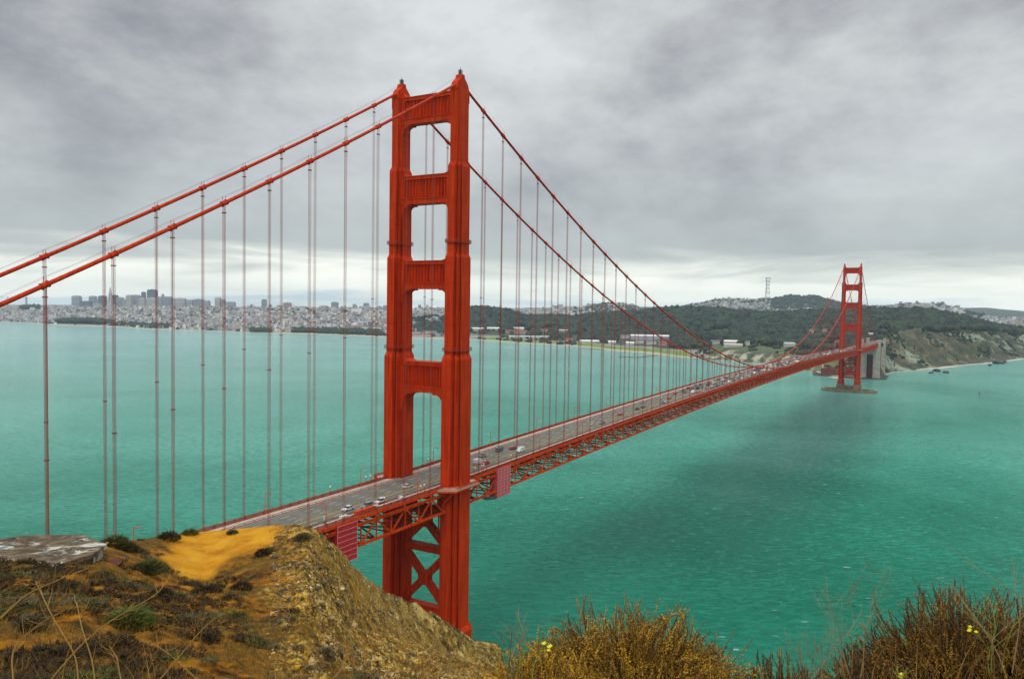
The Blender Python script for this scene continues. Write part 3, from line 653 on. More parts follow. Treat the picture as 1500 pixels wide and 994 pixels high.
# expansion joint patches by the near tower
mb = MB()
for x in (-7.5, 8.5, 19.0): mb.add([(x, -9.2, zr(x)+.005), (x+.55, -9.2, zr(x+.55)+.005), (x+.55, 9.2, zr(x+.55)+.005), (x, 9.2, zr(x)+.005)], [(0,1,2,3)])
mb.build('expansion_joints', M['black'], roadway)
for s in (1, -1):
    a, b = (9.3, 13.55) if s > 0 else (-13.55, -9.3)
    mb = MB(); sweep(mb, rect(a, b, -.30, .26), XN, XS); mb.build('sidewalk', M['walk'], bridge)
    mb = MB(); y = s*13.62                                # outer railing
    sweep(mb, rect(y-.09, y+.09, 1.32, 1.46), XN, XS, 15.24); sweep(mb, rect(y-.05, y+.05, .34, .44), XN, XS, 15.24)
    x = XN
    while x < 1700:
        z = zr(x); mb.box(x-.09, x+.09, y-.06, y+.06, z+.2, z+1.32); x += .36
    x = XN
    while x < 1700:
        z = zr(x); mb.box(x-.16, x+.16, y-.13, y+.13, z+.2, z+1.58); x += 3.81
    mb.build('railing', M['fascia'], bridge)
    mb = MB(); y = s*9.42                                 # low curb rail
    sweep(mb, rect(y-.06, y+.06, .75, .9), XN, XS, 15.24); sweep(mb, rect(y-.06, y+.06, .2, .42), XN, XS, 15.24)
    x = XN
    while x < 1700: z = zr(x); mb.box(x-.08, x+.08, y-.05, y+.05, z+.2, z+.75); x += 3.81
    mb.build('curb_rail', M['darksteel'], bridge)
    mb = MB(); a, b = (13.75, 14.15) if s > 0 else (-14.15, -13.75)
    sweep(mb, rect(a, b, -.75, .30), XN, XS)
    x = XN
    while x < 1700: z = zr(x); mb.box(x-.12, x+.12, *((14.15, 14.27) if s > 0 else (-14.27, -14.15)), z-.7, z+.26); x += 3.81
    mb.build('deck_edge_girder', M['orange_steel'], bridge)
# stiffening trusses, panel by panel
DT = 6.95
for s in (1, -1):
    y = s*H; mb = MB()
    sweep(mb, rect(y-.45, y+.45, -.85, 0), XN, 1623, 7.62, lambda x: float(zc(x)))
    sweep(mb, rect(y-.42, y+.42, -DT-.45, -DT+.32), XN, 1623, 7.62, lambda x: float(zc(x)))
    mb.build('truss_chords', M['orange_steel'], bridge)
    mb = MB(); n0, n1 = -22, 106
    for k in range(2*n0, 2*n1+1):
        x = k*7.62
        if k in (0, 168): mb.build('truss_web', M['orange_steel'], bridge); mb = MB()
        if abs(x) < 4.6 or abs(x-1280.16) < 4.6: continue
        z = float(zc(x)); top = (k % 2 == 0)
        mb.beam((x, y, z-.8), (x, y, z-DT+.3), .42, .34, (1, 0, 0))
        if top:
            for d in (-7.62, 7.62):
                z2 = float(zc(x+d)); mb.beam((x+d*.04, y, z-.75), (x+d*.96, y, z2-DT+.2), .50, .52)
            mb.box(x-.95, x+.95, y-.48, y+.48, z-1.35, z-.6)
        else: mb.box(x-.9, x+.9, y-.45, y+.45, z-DT-.1, z-DT+.75)
    mb.build('truss_web', M['orange_steel'], bridge)
mb = MB()
for k in range(-44, 213):
    x = k*7.62; z = float(zc(x))
    if abs(x) < 4.6 or abs(x-1280.16) < 4.6: continue
    mb.box(x-.22, x+.22, -13.2, 13.2, z-.35, z+.55); mb.box(x-.2, x+.2, -13.2, 13.2, z-2.6, z-2.2); mb.box(x-.2, x+.2, -13.2, 13.2, z-DT-.1, z-DT+.25)
    for i in range(8):
        ya = -13.2+i*3.3; mb.beam((x, ya, z-2.4 if i % 2 else z-.2), (x, ya+3.3, z-.2 if i % 2 else z-2.4), .2, .2, (1, 0, 0))
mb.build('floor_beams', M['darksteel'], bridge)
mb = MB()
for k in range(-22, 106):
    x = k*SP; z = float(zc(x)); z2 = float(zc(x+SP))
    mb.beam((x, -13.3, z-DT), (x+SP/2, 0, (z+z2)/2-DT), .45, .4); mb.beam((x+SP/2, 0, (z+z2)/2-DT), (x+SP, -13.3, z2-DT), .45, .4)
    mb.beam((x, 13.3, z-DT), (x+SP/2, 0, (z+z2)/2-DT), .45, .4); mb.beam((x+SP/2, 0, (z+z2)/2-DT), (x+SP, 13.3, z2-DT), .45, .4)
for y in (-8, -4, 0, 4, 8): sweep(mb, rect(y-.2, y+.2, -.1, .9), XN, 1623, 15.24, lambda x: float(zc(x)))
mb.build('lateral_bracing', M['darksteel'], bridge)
# stairs and utility pipe running along the outside of the truss seen just under the deck edge
mb = MB(); sweep(mb, rect(-14.35, -14.2, .25, .4), XN, 1623, 7.62, lambda x: float(zc(x))); sweep(mb, rect(-14.4, -13.8, .0, .12), XN, 1623, 7.62, lambda x: float(zc(x)))
mb.build('service_walkway', M['orange_steel'], bridge)

# towers
def cross(La, wa, Lm, wm, Lb, wb, g=0.0, groove=None):
    q = [(La/2+g, 0), (La/2+g, wa/2+g), (Lm/2+g, wa/2+g), (Lm/2+g, wm/2+g), (Lb/2+g, wm/2+g), (Lb/2+g, wb/2+g), (0, wb/2+g)]
    q = q[1:-1]
    if groove:  # slots added to the leg outline so inner corners fall into dark shade
        gw, gd = groove
        q = [q[0], (Lm/2+g-gd, wa/2+g), (Lm/2+g-gd, wa/2+g+gw), (Lm/2+g, wa/2+g+gw), q[2], (Lb/2+g-gd, wm/2+g), (Lb/2+g-gd, wm/2+g+gw), (Lb/2+g, wm/2+g+gw), q[4]]
    return [(x, y) for x, y in q] + [(-x, y) for x, y in q[::-1]] + [(-x, -y) for x, y in q] + [(x, -y) for x, y in q[::-1]]
SEG = [(21.5, 124, (13.6, 3.9, 10.4, 6.5, 6.2, 8.5)), (124, 162, (11.6, 3.5, 9.0, 5.4, 5.5, 7.1)), (162, 195.5, (10.0, 3.1, 7.8, 4.7, 4.8, 6.3)), (195.5, 224.2, (7.6, 3.0, 6.6, 3.35, 5.6, 3.7))]
def tower(X, far=False):
    mb = MB()
    for s in (1, -1):
        sh = lambda P: [(X+x, s*H+y) for x, y in P]
        for i, (z0, z1, a) in enumerate(SEG):
            gr_ = (.62, 1.5) if i < 3 else None; mb.prism(sh(cross(*a, groove=gr_)), z0, z1)
            if i < 3: mb.prism(sh(cross(*a, groove=gr_)), z1, z1+1.6, top=sh(cross(*[v-1.1 for v in a], groove=gr_)))
        a = SEG[0][2]
        mb.prism(sh(cross(*a, g=1.0, groove=(.62, 1.9))), 10, 20.5); mb.prism(sh(cross(*a, g=1.0, groove=(.62, 1.9))), 20.5, 22.3, top=sh(cross(*a, g=.02, groove=(.62, 1.4))))
    t = mb.build('tower', M['orange'], bridge)
    for z0, z1, hx, li in [(213.2, 223.4, 2.0, 3), (182.6, 193.2, 2.5, 2), (150.2, 160.8, 2.8, 1), (110.6, 122.2, 3.2, 0)]:
        a = SEG[li][2]; wl = SEG[li][2][1]/2; yi = H-a[3]/2+.15; mb = MB()
        mb.box(X-hx+.95, X+hx-.95, -yi, yi, z0+.1, z1-.1)
        mb.box(X-hx, X+hx, -yi, yi, z1-1.3, z1); mb.box(X-hx, X+hx, -yi, yi, z0, z0+1.9)
        mb.box(X-hx-.22, X+hx+.22, -yi, yi, z1-.12, z1+.22); mb.box(X-hx-.25, X+hx+.25, -yi, yi, z0+1.9, z0+2.25)
        mb.box(X-hx, X+hx, -yi, -yi+1.7, z0+2.2, z1-1.3); mb.box(X-hx, X+hx, yi-1.7, yi, z0+2.2, z1-1.3)
        nr = 13
        for i in range(nr):                                # fluted panel
            yc = -yi+2.5+(2*yi-5)*i/(nr-1); w2 = (2*yi-5)/(nr-1)*.27
            for sx in (1, -1):
                P_ = [(X+sx*(hx-.96), yc-w2), (X+sx*(hx-.96), yc+w2), (X+sx*(hx-.05), yc+w2*.25), (X+sx*(hx-.05), yc-w2*.25)][:: (1)]
                mb.prism(P_ if sx > 0 else P_[::-1], z0+2.6, z1-1.6)
        # stepped haunches under the strut and small ones above
        hs = 1.0 if li else 1.35
        for s in (1, -1):
            yy = s*yi
            prof = [(0, 0), (-4.4, 0), (-4.4, -.5), (-2.9, -.5), (-1.9, -1.05), (-1.15, -2.1), (-1.15, -3.3), (-.55, -3.3), (-.55, -5.2), (0, -5.2)]
            P_ = [(yy+s*p[0]*hs, z0+p[1]*hs) for p in prof]
            if s < 0: P_ = P_[::-1]
            mb.extr(P_, 0, X-hx+.15, X+hx-.15)
            prof = [(0, 0), (0, 1.9), (-.9, 1.5), (-1.5, .6), (-2.7, .25), (-3.1, 0)]
            P_ = [(yy+s*p[0], z1+.2+p[1]) for p in prof]
            if s > 0: P_ = P_[::-1]
            mb.extr(P_, 0, X-hx+.3, X+hx-.3)
            for k, (dz, th) in enumerate([(6.0*hs, .9), (7.6*hs, .75), (9.2*hs, .6)]):   # stacked blocks on the inner faces
                mb.box(X-hx*.75, X+hx*.75, *sorted((yy-s*(th-.2), yy+s*.3)), z0-dz, z0-dz+1.3*hs)
        mb.build('portal_strut', M['orange'], t)
    # bracing below the roadway
    mb = MB()
    yi = H-3.0
    for z in (26.5, 50.0): mb.box(X-1.7, X+1.7, -yi, yi, z-1.25, z+1.25); mb.box(X-1.9, X+1.9, -yi, yi, z+1.0, z+1.3)
    mb.box(X-1.8, X+1.8, -yi, yi, 63.5, 66.8)
    for z0, z1 in ((27.5, 49), (51, 71)):
        for s in (1, -1): mb.beam((X, -s*yi, z0), (X, s*yi, z1), 2.6, 2.2 if s > 0 else 2.1, (1, 0, 0))
        mb.prism([(X-1.5, -2.4), (X+1.5, -2.4), (X+1.5, 2.4), (X-1.5, 2.4)], (z0+z1)/2-2.6, (z0+z1)/2+2.6)
    mb.build('cross_bracing', M['orange'], t)
    for s in (1, -1):                                     # saddle hoods, lanterns, catwalks, deck platforms
        mb = MB(); y = s*H
        prof = [(-3.9, 223.9), (-3.9, 225.0), (-3.3, 226.3), (-2.2, 227.3), (-1.2, 228.1), (-.9, 229.5), (.9, 229.5), (1.2, 228.1), (2.2, 227.3), (3.3, 226.3), (3.9, 225.0), (3.9, 223.9)]
        mb.extr([(X+a_, b_) for a_, b_ in prof], 1, y-1.35, y+1.35)
        mb.box(X-4.0, X+4.0, y-1.78, y+1.78, 223.4, 224.1)
        for i in range(14):
            xx = X-3.5+i*.54; mb.box(xx-.13, xx+.13, y-1.86, y+1.86, 219.4, 223.4)
        mb.build('saddle_hood', M['orange'], t)
        mb = MB(); mb.tube([(X, y, 229.5), (X, y, 231.0)], [.5, .42], 8)
        for k in range(6):
            an = k*pi/3; mb.beam((X+.75*math.cos(an), y+.75*math.sin(an), 229.5), (X+.75*math.cos(an), y+.75*math.sin(an), 231.4), .13, .13, (1, 0, 0))
        mb.tube([(X, y, 231.0), (X, y, 231.6), (X, y, 232.4)], [.35, .12, .05], 6)
        mb.build('beacon', M['black'], t)
        for z, li in ((167.5, 2), (127.2, 1)) if not far else ():
            P0 = cross(*SEG[li][2], g=.55); mb = MB(); P0 = [(X+p[0], y+p[1]) for p in P0]; mb.prism(P0, z-.14, z+.02); n0_ = len(P0)
            for i in range(n0_):
                p_, q_ = P0[i], P0[(i+1) % n0_]
                for zz in (.55, 1.1): mb.beam((*p_, z+zz), (*q_, z+zz), .08, .08)
                mb.beam((*p_, z), (*p_, z+1.1), .1, .1, (1, 0, 0))
            mb.build('catwalk', M['fascia'], t)
        zq = zr(X); mb = MB()
        P_ = [(X-12, 9.6), (X+12, 9.6), (X+12, 13.9), (X+7.8, 19.6), (X-7.8, 19.6), (X-12, 13.9)]
        if s < 0: P_ = [(a_, -b_) for a_, b_ in P_][::-1]
        mb.prism(P_, zq-.9, zq-.25, m=1); mb.prism(P_, zq-.25, zq+.30, m=0)
        for z_ in (1.4, .9):
            E_ = [(X+12, 13.9), (X+7.8, 19.6), (X-7.8, 19.6), (X-12, 13.9)]
            for p_, q_ in zip(E_[:-1], E_[1:]): mb.beam((p_[0], s*p_[1], zq+z_), (q_[0], s*q_[1], zq+z_), .16, .12, m=1)
        E_ = [(X+12, 13.9), (X+7.8, 19.6), (X-7.8, 19.6), (X-12, 13.9)]
        for p_, q_ in zip(E_[:-1], E_[1:]):
            n_ = int(math.dist(p_, q_)/.4)
            for i in range(n_):
                f = i/n_; xx = p_[0]+(q_[0]-p_[0])*f; yy = s*(p_[1]+(q_[1]-p_[1])*f); mb.box(xx-.07, xx+.07, yy-.05, yy+.05, zq+.3, zq+1.4, m=1)
        for xx in (-8, 0, 8): mb.beam((X+xx, s*18.5, zq-.9), (X+xx, s*14.4, zq-5.0), .5, .5, (1, 0, 0), m=1)
        mb.build('deck_platform', [M['walk'], M['orange_steel']], t)
        if not far and s < 0:                             # maintenance ladder and drain pipes by the leg
            mb = MB()
            for xx, yy in ((-5.9, -10.4), (-5.9, -11.6)): mb.tube([(X+xx, yy, 73.5), (X+xx, yy, 60)], .28, 8)
            mb.box(X-6.6, X-5.2, -12.6, -9.6, 66.2, 66.6); mb.box(X-6.6, X-5.2, -12.6, -9.6, 59.6, 60.1); mb.box(X-6.4, X-5.4, -12.2, -9.9, 70, 71.6)
            mb.tube([(X+7.3, -14.5, 74), (X+7.3, -14.5, 40)], .16, 6)
            for z in (43, 47, 51, 57, 63, 68): mb.box(X+6.9, X+7.7, -15.0, -14.0, z, z+.35)
            mb.build('access_shaft', M['orange_steel'], t)
    return t
tower(0.0); tower(1280.16, True)

# main cables, bands, hand ropes, suspenders
near_susp = []; far_mb = MB(); nsus = 0
def bx(k):
    if k <= 0: return k*SP-1.0+1.5*min(-k-1, 10)/9.
    return k*SP+1.2*max(0, 1-k/12)
for s in (1, -1):
    y = s*H
    xs = np.concatenate([np.linspace(-343, -4, 60), np.linspace(0, 1280.16, 171), np.linspace(1285, 1623, 50)])
    mb = MB(); mb.tube([(x, y, 227.6 if abs(x) < 1e-6 or abs(x-1280.16) < 1e-6 else zcab(x)) for x in xs], .50, 12)
    cab = mb.build('main_cable', M['cable'], bridge, smooth=True)
    restb = MB(); cnt = 0
    ks = [k for k in list(range(-21, 0))+list(range(1, 84))+list(range(85, 106))]
    for k in ks:
        x = bx(k) if k < 84 else k*SP
        z = zcab(x); sl = (zcab(x+.5)-zcab(x-.5)); d = np.array([1, 0, sl])/math.hypot(1, sl); c = np.array([x, y, z])
        if z < zr(x)+1.2: continue
        b_ = MB() if k <= 60 else restb
        b_.tube([c-d*1.0, c-d*.95, c+d*.95, c+d*1.0], [.60, .66, .66, .60], 10)
        for e in (-.75, .75): b_.tube([c+d*(e-.08), c+d*(e+.08)], .78, 10)
        if k <= 30: 
            for yy in (-.55, .55): b_.beam(c+[0, yy, .4], c+[0, yy, 1.75], .08, .08, (1, 0, 0))
        if k <= 60: b_.build('cable_band', M['cable'], cab)
        # suspender: four ropes in two pairs with sockets
        zb = float(zc(x))-.1
        if k <= 37:
            g = MB(); near = True
        else: g = far_mb; near = False
        rr = .052 if near else .075
        if near:
            for dx in (-.24, .24):
                for dy in (-.22, .22): g.tube([(x+dx, y+dy*1.0, z+.1), (x+dx, y+dy, zb)], rr, 5, cap=False)
            g.box(x-.5, x+.5, y-.42, y+.42, zb-.2, zb+1.4)
            g.box(x-.42, x+.42, y-.4, y+.4, z-2.6, z-2.35)
            if z-zb > 60: g.box(x-.42, x+.42, y-.38, y+.38, (z+zb)/2, (z+zb)/2+.25)
            g.build('suspender', M['rope'], bridge)
        else:
            for dx in (-.28, .28): g.tube([(x+dx, y, z), (x+dx, y, zb)], rr, 4, cap=False)
            g.box(x-.4, x+.4, y-.35, y+.35, zb-.2, zb+1.2)
    if restb.n: o_ = restb.build('cable_bands', M['cable'], cab); o_['kind'] = 'stuff'
    mb = MB()
    for yy in (-.55, .55):
        kk = [k for k in ks if k <= 40]
        for a_, b_ in zip(kk[:-1], kk[1:]):
            if b_-a_ > 1: continue
            xa, xb = bx(a_), bx(b_); mb.tube([(xa, y+yy, zcab(xa)+1.7), ((xa+xb)/2, y+yy, (zcab(xa)+zcab(xb))/2+1.5), (xb, y+yy, zcab(xb)+1.7)], .022, 4, cap=False)
        for e in (-1, 1): xa = bx(e); mb.tube([(xa, y+yy, zcab(xa)+1.7), (0, y+yy, 229.8)], .022, 4, cap=False)
    mb.build('hand_ropes', M['darksteel'], cab)
o_ = far_mb.build('suspenders', M['rope'], bridge); o_['kind'] = 'stuff'
# piers
mb = MB()
for s in (1, -1):
    mb.prism([(-9.5, s*H-7), (9.5, s*H-7), (9.5, s*H+7), (-9.5, s*H+7)], -3, 13.4, top=[(-8.9, s*H-6.4), (8.9, s*H-6.4), (8.9, s*H+6.4), (-8.9, s*H+6.4)])
mb.box(-6.5, 6.5, -8, 8, -3, 12.6); n_pier = mb.build('bridge_pier', M['pier']); n_pier.location = (0, 0, 0)
tag(n_pier, 'concrete pier under the near tower, mostly hidden by the slope', 'bridge pier')
sp = empty('bridge_pier', (1280.16, 0, 0)); mb = MB()
for s in (1, -1):
    mb.prism([(-9.5, s*H-7), (9.5, s*H-7), (9.5, s*H+7), (-9.5, s*H+7)], 2, 12, top=[(-9, s*H-6.5), (9, s*H-6.5), (9, s*H+6.5), (-9, s*H+6.5)])
    mb.prism([(-8.6, s*H-6.2), (8.6, s*H-6.2), (8.6, s*H+6.2), (-8.6, s*H+6.2)], 12, 13.5)
    for i in range(4): mb.box(-9.9, -9.4, s*H-5.5+i*3.1, s*H-3.9+i*3.1, 2, 11)
mb.box(-7, 7, -8, 8, 2, 11.5)
for i in range(4): mb.box(-7.5, -6.9, -5.4+i*3.1, -4+i*3.1, 3, 9.5)
mb.build('pier_shaft', M['pier'], sp)
th = np.linspace(0, 2*pi, 48, endpoint=False)
def oval(a, b): return [(a*math.copysign(abs(math.cos(t))**.9, math.cos(t)), b*math.copysign(abs(math.sin(t))**1.15, math.sin(t))) for t in th]
V = []; F = []; O_ = oval(23.5, 47); I_ = oval(19.5, 42.5)
for P_, z in ((O_, -4), (O_, 4.6), (I_, 4.6), (I_, 1.0)): V += [(x, y, z) for x, y in P_]
n_ = 48
for r_ in range(3): F += [(r_*n_+i, r_*n_+(i+1) % n_, (r_+1)*n_+(i+1) % n_, (r_+1)*n_+i) for i in range(n_)]
F.append(tuple(range(3*n_, 4*n_))); mb = MB(); mb.add(V, F); mb.build('fender_wall', M['pier'], sp)
tag(sp, 'weathered concrete pier with an oval fender wall under the far tower', 'bridge pier')
# concrete pylons and anchorage at the far shore
def pylon(x0, x1, ztop, lab, wide=20.5):
    o = empty('concrete_pylon', (x0, 0, 0)); mb = MB(); L = x1-x0
    for s in (1, -1):
        mb.box(0, L, *sorted((s*6.2, s*wide)), -2, float(zc(x0))-DT-.6)
        mb.box(0, L, *sorted((s*15.2, s*wide)), float(zc(x0))-DT-.6, ztop)
        mb.box(-.8, L+.8, *sorted((s*14.9, s*(wide+.5))), ztop, ztop+1.4); mb.box(-.7, .02, *sorted((s*8.5, s*9.5)), 0, 60); mb.box(-.7, .02, *sorted((s*(wide-3), s*(wide-1.6))), 0, 64)
    mb.box(1.5, L-1.5, -6.4, 6.4, 52, float(zc(x0))-DT-.6); mb.build('shaft', M['concrete'], o)
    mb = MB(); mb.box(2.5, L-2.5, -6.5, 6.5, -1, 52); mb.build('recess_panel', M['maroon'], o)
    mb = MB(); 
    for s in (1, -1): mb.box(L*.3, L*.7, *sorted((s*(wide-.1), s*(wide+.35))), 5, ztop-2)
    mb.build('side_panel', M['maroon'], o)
    tag(o, lab, 'pylon')
pylon(1623.5, 1641, 83, 'pale concrete pylon where the truss meets the far shore')
pylon(1748, 1764, 83, 'second concrete pylon behind the first at the far shore')
o = empty('anchorage', (1900, -12, 0)); mb = MB(); mb.box(-24, 24, -14, 6, -2, 22); mb.box(-8, 8, -15.2, -13.9, 0, 25); mb.build('block', M['concrete'], o)
mb = MB(); mb.box(10, 16, -14.3, -13.7, 0, 20); mb.build('side_panel', M['maroon'], o); tag(o, 'low pale concrete anchorage block right of the pylons', 'anchorage')
# brick fort
o = empty('brick_fort', (1652, 64, 3)); mb = MB()
for a_ in ((-28, 28, -36, -30), (-28, 28, 30, 36), (-28, -22, -30, 30), (22, 28, -30, 30)): mb.box(*a_, -3, 14)
mb.build('wall', M['brick'], o); mb = MB()
for i in range(9): mb.box(-28.15, -27.9, -32+i*7.5, -29.5+i*7.5, 6, 9); mb.box(-26+i*6, -24+i*6, -36.15, -35.9, 6, 9)
mb.build('gun_ports', M['black'], o); mb = MB(); mb.box(-21.9, 21.9, -29.9, 29.9, -3, .5); mb.build('courtyard', M['concrete'], o)
mb = MB(); mb.tube([(-24, 33, 14), (-24, 33, 20)], [1.5, 1.2], 8); mb.tube([(-24, 33, 20), (-24, 33, 23)], [1.6, .2], 8); mb.build('light_turret', M['t_light'], o)
tag(o, 'red brick fort on the point seen under the deck beside the far tower', 'fort')
mb = MB(); mb.add([(1600, -34, .9), (1720, -30, 1.2), (1800, 20, 2), (1700, 125, 2), (1612, 112, .9), (1592, 20, .9)] + [(1592, -42, -5), (1725, -40, -5), (1805, 20, -5), (1700, 140, -5), (1604, 124, -5), (1580, 20, -5)], [(0,1,2,3,4,5)] + [(i, 6+i, 6+(i+1) % 6, (i+1) % 6) for i in range(6)])
tag(mb.build('rocky_point', M['rockdark']), kind='structure')

# channel buoys
for i, (p_, q_, lab) in enumerate([(1435, 577, 'dark channel buoy afloat at the right of the far tower'), (471, 494.5, 'small dark buoy near the town shore at the left of the near tower')]):
    c = onz(p_, q_, 0); o = empty('buoy', tuple(c)); mb = MB(); mb.tube([(0,0,-.6), (0,0,.2), (0,0,.9)], [1.2, 1.6, 1.4], 12); mb.build('float', M['black'], o)
    mb = MB(); mb.tube([(0,0,.9), (0,0,4.2)], [.9, .25], 6); mb.build('cage', M['darksteel'], o); tag(o, lab, 'buoy')
# street lamps along the deck
def lampmesh():
    o = empty('street_lamp', (0, 0, 0)); mb = MB()
    mb.tube([(0,0,0), (0,0,1.1)], .20, 8); mb.tube([(0,0,1.1), (0,0,6.4), (0,.15,6.95), (0,.55,7.3), (0,1.2,7.35), (0,1.9,7.25)], [.13,.10,.09,.08,.08,.08], 7); mb.build('pole', M['orange_steel'], o)
    mb = MB(); mb.obox((0, 2.2, 7.22), .22, .48, .10); mb.build('lamp_head', M['orange_steel'], o)
    mb = MB(); mb.obox((0, 2.25, 7.09), .16, .34, .035); mb.build('lamp_lens', M['lampglass'], o); return o
lp0 = lampmesh(); first = True
uniq = {(-114.3,1):'orange street lamp rising alone beside the sandy overlook, left of the green bush', (-68.58,-1):'orange street lamp carrying a white and teal banner at the near end of the deck', (-68.58,1):'orange street lamp on the far sidewalk leftmost on the visible deck', (-22.86,1):'orange street lamp on the far sidewalk just left of the near tower',
        (-22.86,-1):'orange street lamp with bent arm in front of the near tower bracing window', (22.86,1):'orange street lamp seen through the gap between the near tower legs', (22.86,-1):'orange street lamp on the near side just right of the near tower'}
for i in range(39):
    x = -114.3+i*45.72
    if abs(x) < 13 or abs(x-1280) < 13 or x > 1600: continue
    for s in (1, -1):
        if first: o = lp0; first = False
        else: o = copy_tree(lp0)
        o.location = (x, s*13.15, zr(x)+.25); o.rotation_euler = (0, 0, 0 if s < 0 else pi)
        lab = next((v for (kx, ks_), v in uniq.items() if abs(kx-x) < 1 and ks_ == s), None)
        if lab is None:
            lab = 'orange street lamp on the near side of the deck in the main span' if s < 0 else 'orange street lamp on the far sidewalk of the main span'
            if x < -100: lab = 'orange street lamp hidden behind the sandy overlook'
            tag(o, lab, 'street lamp', 'street lamps along the bridge deck')
        else: tag(o, lab, 'street lamp', 'street lamps along the bridge deck')
# low posts with pale globes near the tower
g0 = None
for j, (x, y, lab) in enumerate([(-41, -13.1, 'low post with a pale globe at the near rail left of the near tower'), (-21, -13.1, 'left one of two globe posts at the near rail just before the near tower'), (-18.8, -13.1, 'right one of two globe posts at the near rail just before the near tower'),
        (14.5, -13.1, 'globe post at the near rail just past the near tower, lower one'), (19.5, -13.1, 'left of two globe posts by the near rail lamp past the near tower'), (21, -13.1, 'right of two globe posts by the near rail lamp past the near tower'), (43, -13.1, 'globe post standing above the pink screen'), (-39, 13.1, 'single globe post at the far rail left of the near tower'),
        (-20, 13.1, 'left of two globe posts at the far rail left of the near tower'), (-17.5, 13.1, 'right of two globe posts at the far rail left of the near tower'), (19, 13.1, 'left of two globe posts seen between the near tower legs'), (21, 13.1, 'right of two globe posts seen between the near tower legs')]):
    if g0 is None:
        g0 = empty('globe_post', (0,0,0)); mb = MB(); mb.tube([(0,0,0), (0,0,3.0)], .12, 8); mb.build('post', M['orange_steel'], g0); mb = MB(); mb.tube([(0,0,3.0), (0,0,3.12), (0,0,3.4), (0,0,3.55)], [.15, .3, .3, .1], 10); mb.build('globe', M['globe'], g0); o = g0
    else: o = copy_tree(g0)
    o.location = (x, y, zr(x)+.26); tag(o, lab, 'light post', 'low globe posts around the near tower')
# banner under the first near lamp
o = empty('banner', (-68.9, -12.9, zr(-68.6)+.26)); mb = MB(); mb.box(-.5, .5, -.06, .06, 1.0, 2.3); mb.build('lower_panel', M['teal'], o); mb = MB(); mb.box(-.5, .5, -.06, .06, 2.3, 3.5); mb.build('upper_panel', M['white'], o)
tag(o, 'white and teal banner hanging on the lamp at the near end of the deck', 'banner')
# maintenance screens hung on the near truss
def screen(x0, x1, z0, z1, red):
    o = empty('maintenance_screen', ((x0+x1)/2, -14.6, z0)); w2 = (x1-x0)/2; h = z1-z0; mb = MB()
    mb.box(-w2, w2, -.25, -.05, 0, h); mb.box(-w2, -w2+.12, 0, 3.6, 0, h); mb.box(w2-.12, w2, 0, 3.6, 0, h); mb.box(-w2+.15, w2-.15, 0, 3.6, .05, .2)
    mb.build('sheet', M['tarpred' if red else 'tarppink'], o)
    mb = MB(); n_ = 7 if red else 9
    for i in range(n_+1): zz = h*i/n_; mb.box(-w2, w2, -.30, -.252, zz-.05, zz+.05)
    for i in range(2 if red else 5):
        xx = -w2+.05+(2*w2-.1)*i/(1 if red else 4); mb.box(xx-.06, xx+.06, -.33, -.302, 0, h)
    mb.build('rope_lines', M['tarpline'], o)
    if not red: mb = MB(); mb.tube([(-w2-9, 2, 1.8), (-w2-5, 2, .4), (-w2, 2, -.2), (w2*.6, 2, -.4), (w2, 2, .1)], [.3, .7, .9, .9, .5], 10); mb.build('safety_net', M['net'], o)
    return o
tag(screen(-65.4, -56.4, 63.8, 75.7, True), 'deep red tarpaulin screen with pale horizontal ropes hung on the near truss by the slope', 'screen')
tag(screen(29.2, 39.6, 65.4, 77.2, False), 'pinkish red gridded screen hung on the truss right of the near tower', 'screen')
for j, (x, c, lab, L) in enumerate([(-59.5, 'white', 'small white crate on the sidewalk above the red screen', 1.4), (-52.5, 'orange_steel', 'left orange crate on the near sidewalk', 1.6), (-49.5, 'orange_steel', 'middle orange crate on the near sidewalk', 1.9), (-46.4, 'orange_steel', 'right orange crate on the near sidewalk', 1.5), (-44.0, 'white', 'small white cabinet right of the orange crates', .8), (-30.5, 'white', 'small white cabinet on the near sidewalk close to the near tower', .7)]):
    o = empty('equipment_box', (x, -11.9, zr(x)+.26)); mb = MB(); mb.box(-L, L, -.6, .6, .12, 1.25); mb.box(-L, -L+.3, -.5, .5, 0, .12); mb.box(L-.3, L, -.5, .5, 0, .12); mb.build('body', M[c], o)
    mb = MB(); mb.box(-L-.06, L+.06, -.66, .66, 1.25, 1.37); mb.build('lid', M['white' if c == 'white' else 'orange_steel'], o); tag(o, lab, 'equipment box')

# vehicles
CC = {'white': (.62,.62,.61), 'silver': (.32,.33,.35), 'grey': (.16,.165,.18), 'black': (.02,.02,.024), 'red': (.42,.015,.015), 'blue': (.03,.06,.18), 'tan': (.36,.31,.22), 'green': (.02,.07,.05)}
for k, c in CC.items(): M['car_'+k] = mat('car_paint_'+k, c, .28); M['car_'+k].node_tree.nodes['Principled BSDF'].inputs['Coat Weight'].default_value = .5
M['lightred'] = mat('tail_lamp', (.5, .01, .01), .3); M['lightw'] = mat('head_lamp', (.8, .8, .75), .2)
PROF = {'car': ([(-2.25,.30),(-2.28,.75),(-2.15,.95),(-1.5,1.02),(1.05,.98),(1.9,.82),(2.2,.62),(2.22,.30)], [(-1.75,1.0),(-1.15,1.42),(.25,1.45),(1.1,.97)], .88),
        'suv': ([(-2.3,.36),(-2.33,.95),(-2.2,1.08),(1.0,1.08),(2.1,.95),(2.3,.7),(2.3,.36)], [(-2.2,1.06),(-1.95,1.72),(.35,1.74),(1.15,1.06)], .94),
        'van': ([(-2.7,.40),(-2.75,1.2),(-2.7,2.15),(1.0,2.2),(1.7,1.35),(2.5,1.1),(2.65,.8),(2.65,.40)], [(.55,1.35),(.75,2.0),(1.02,2.1),(1.62,1.35)], .99)}
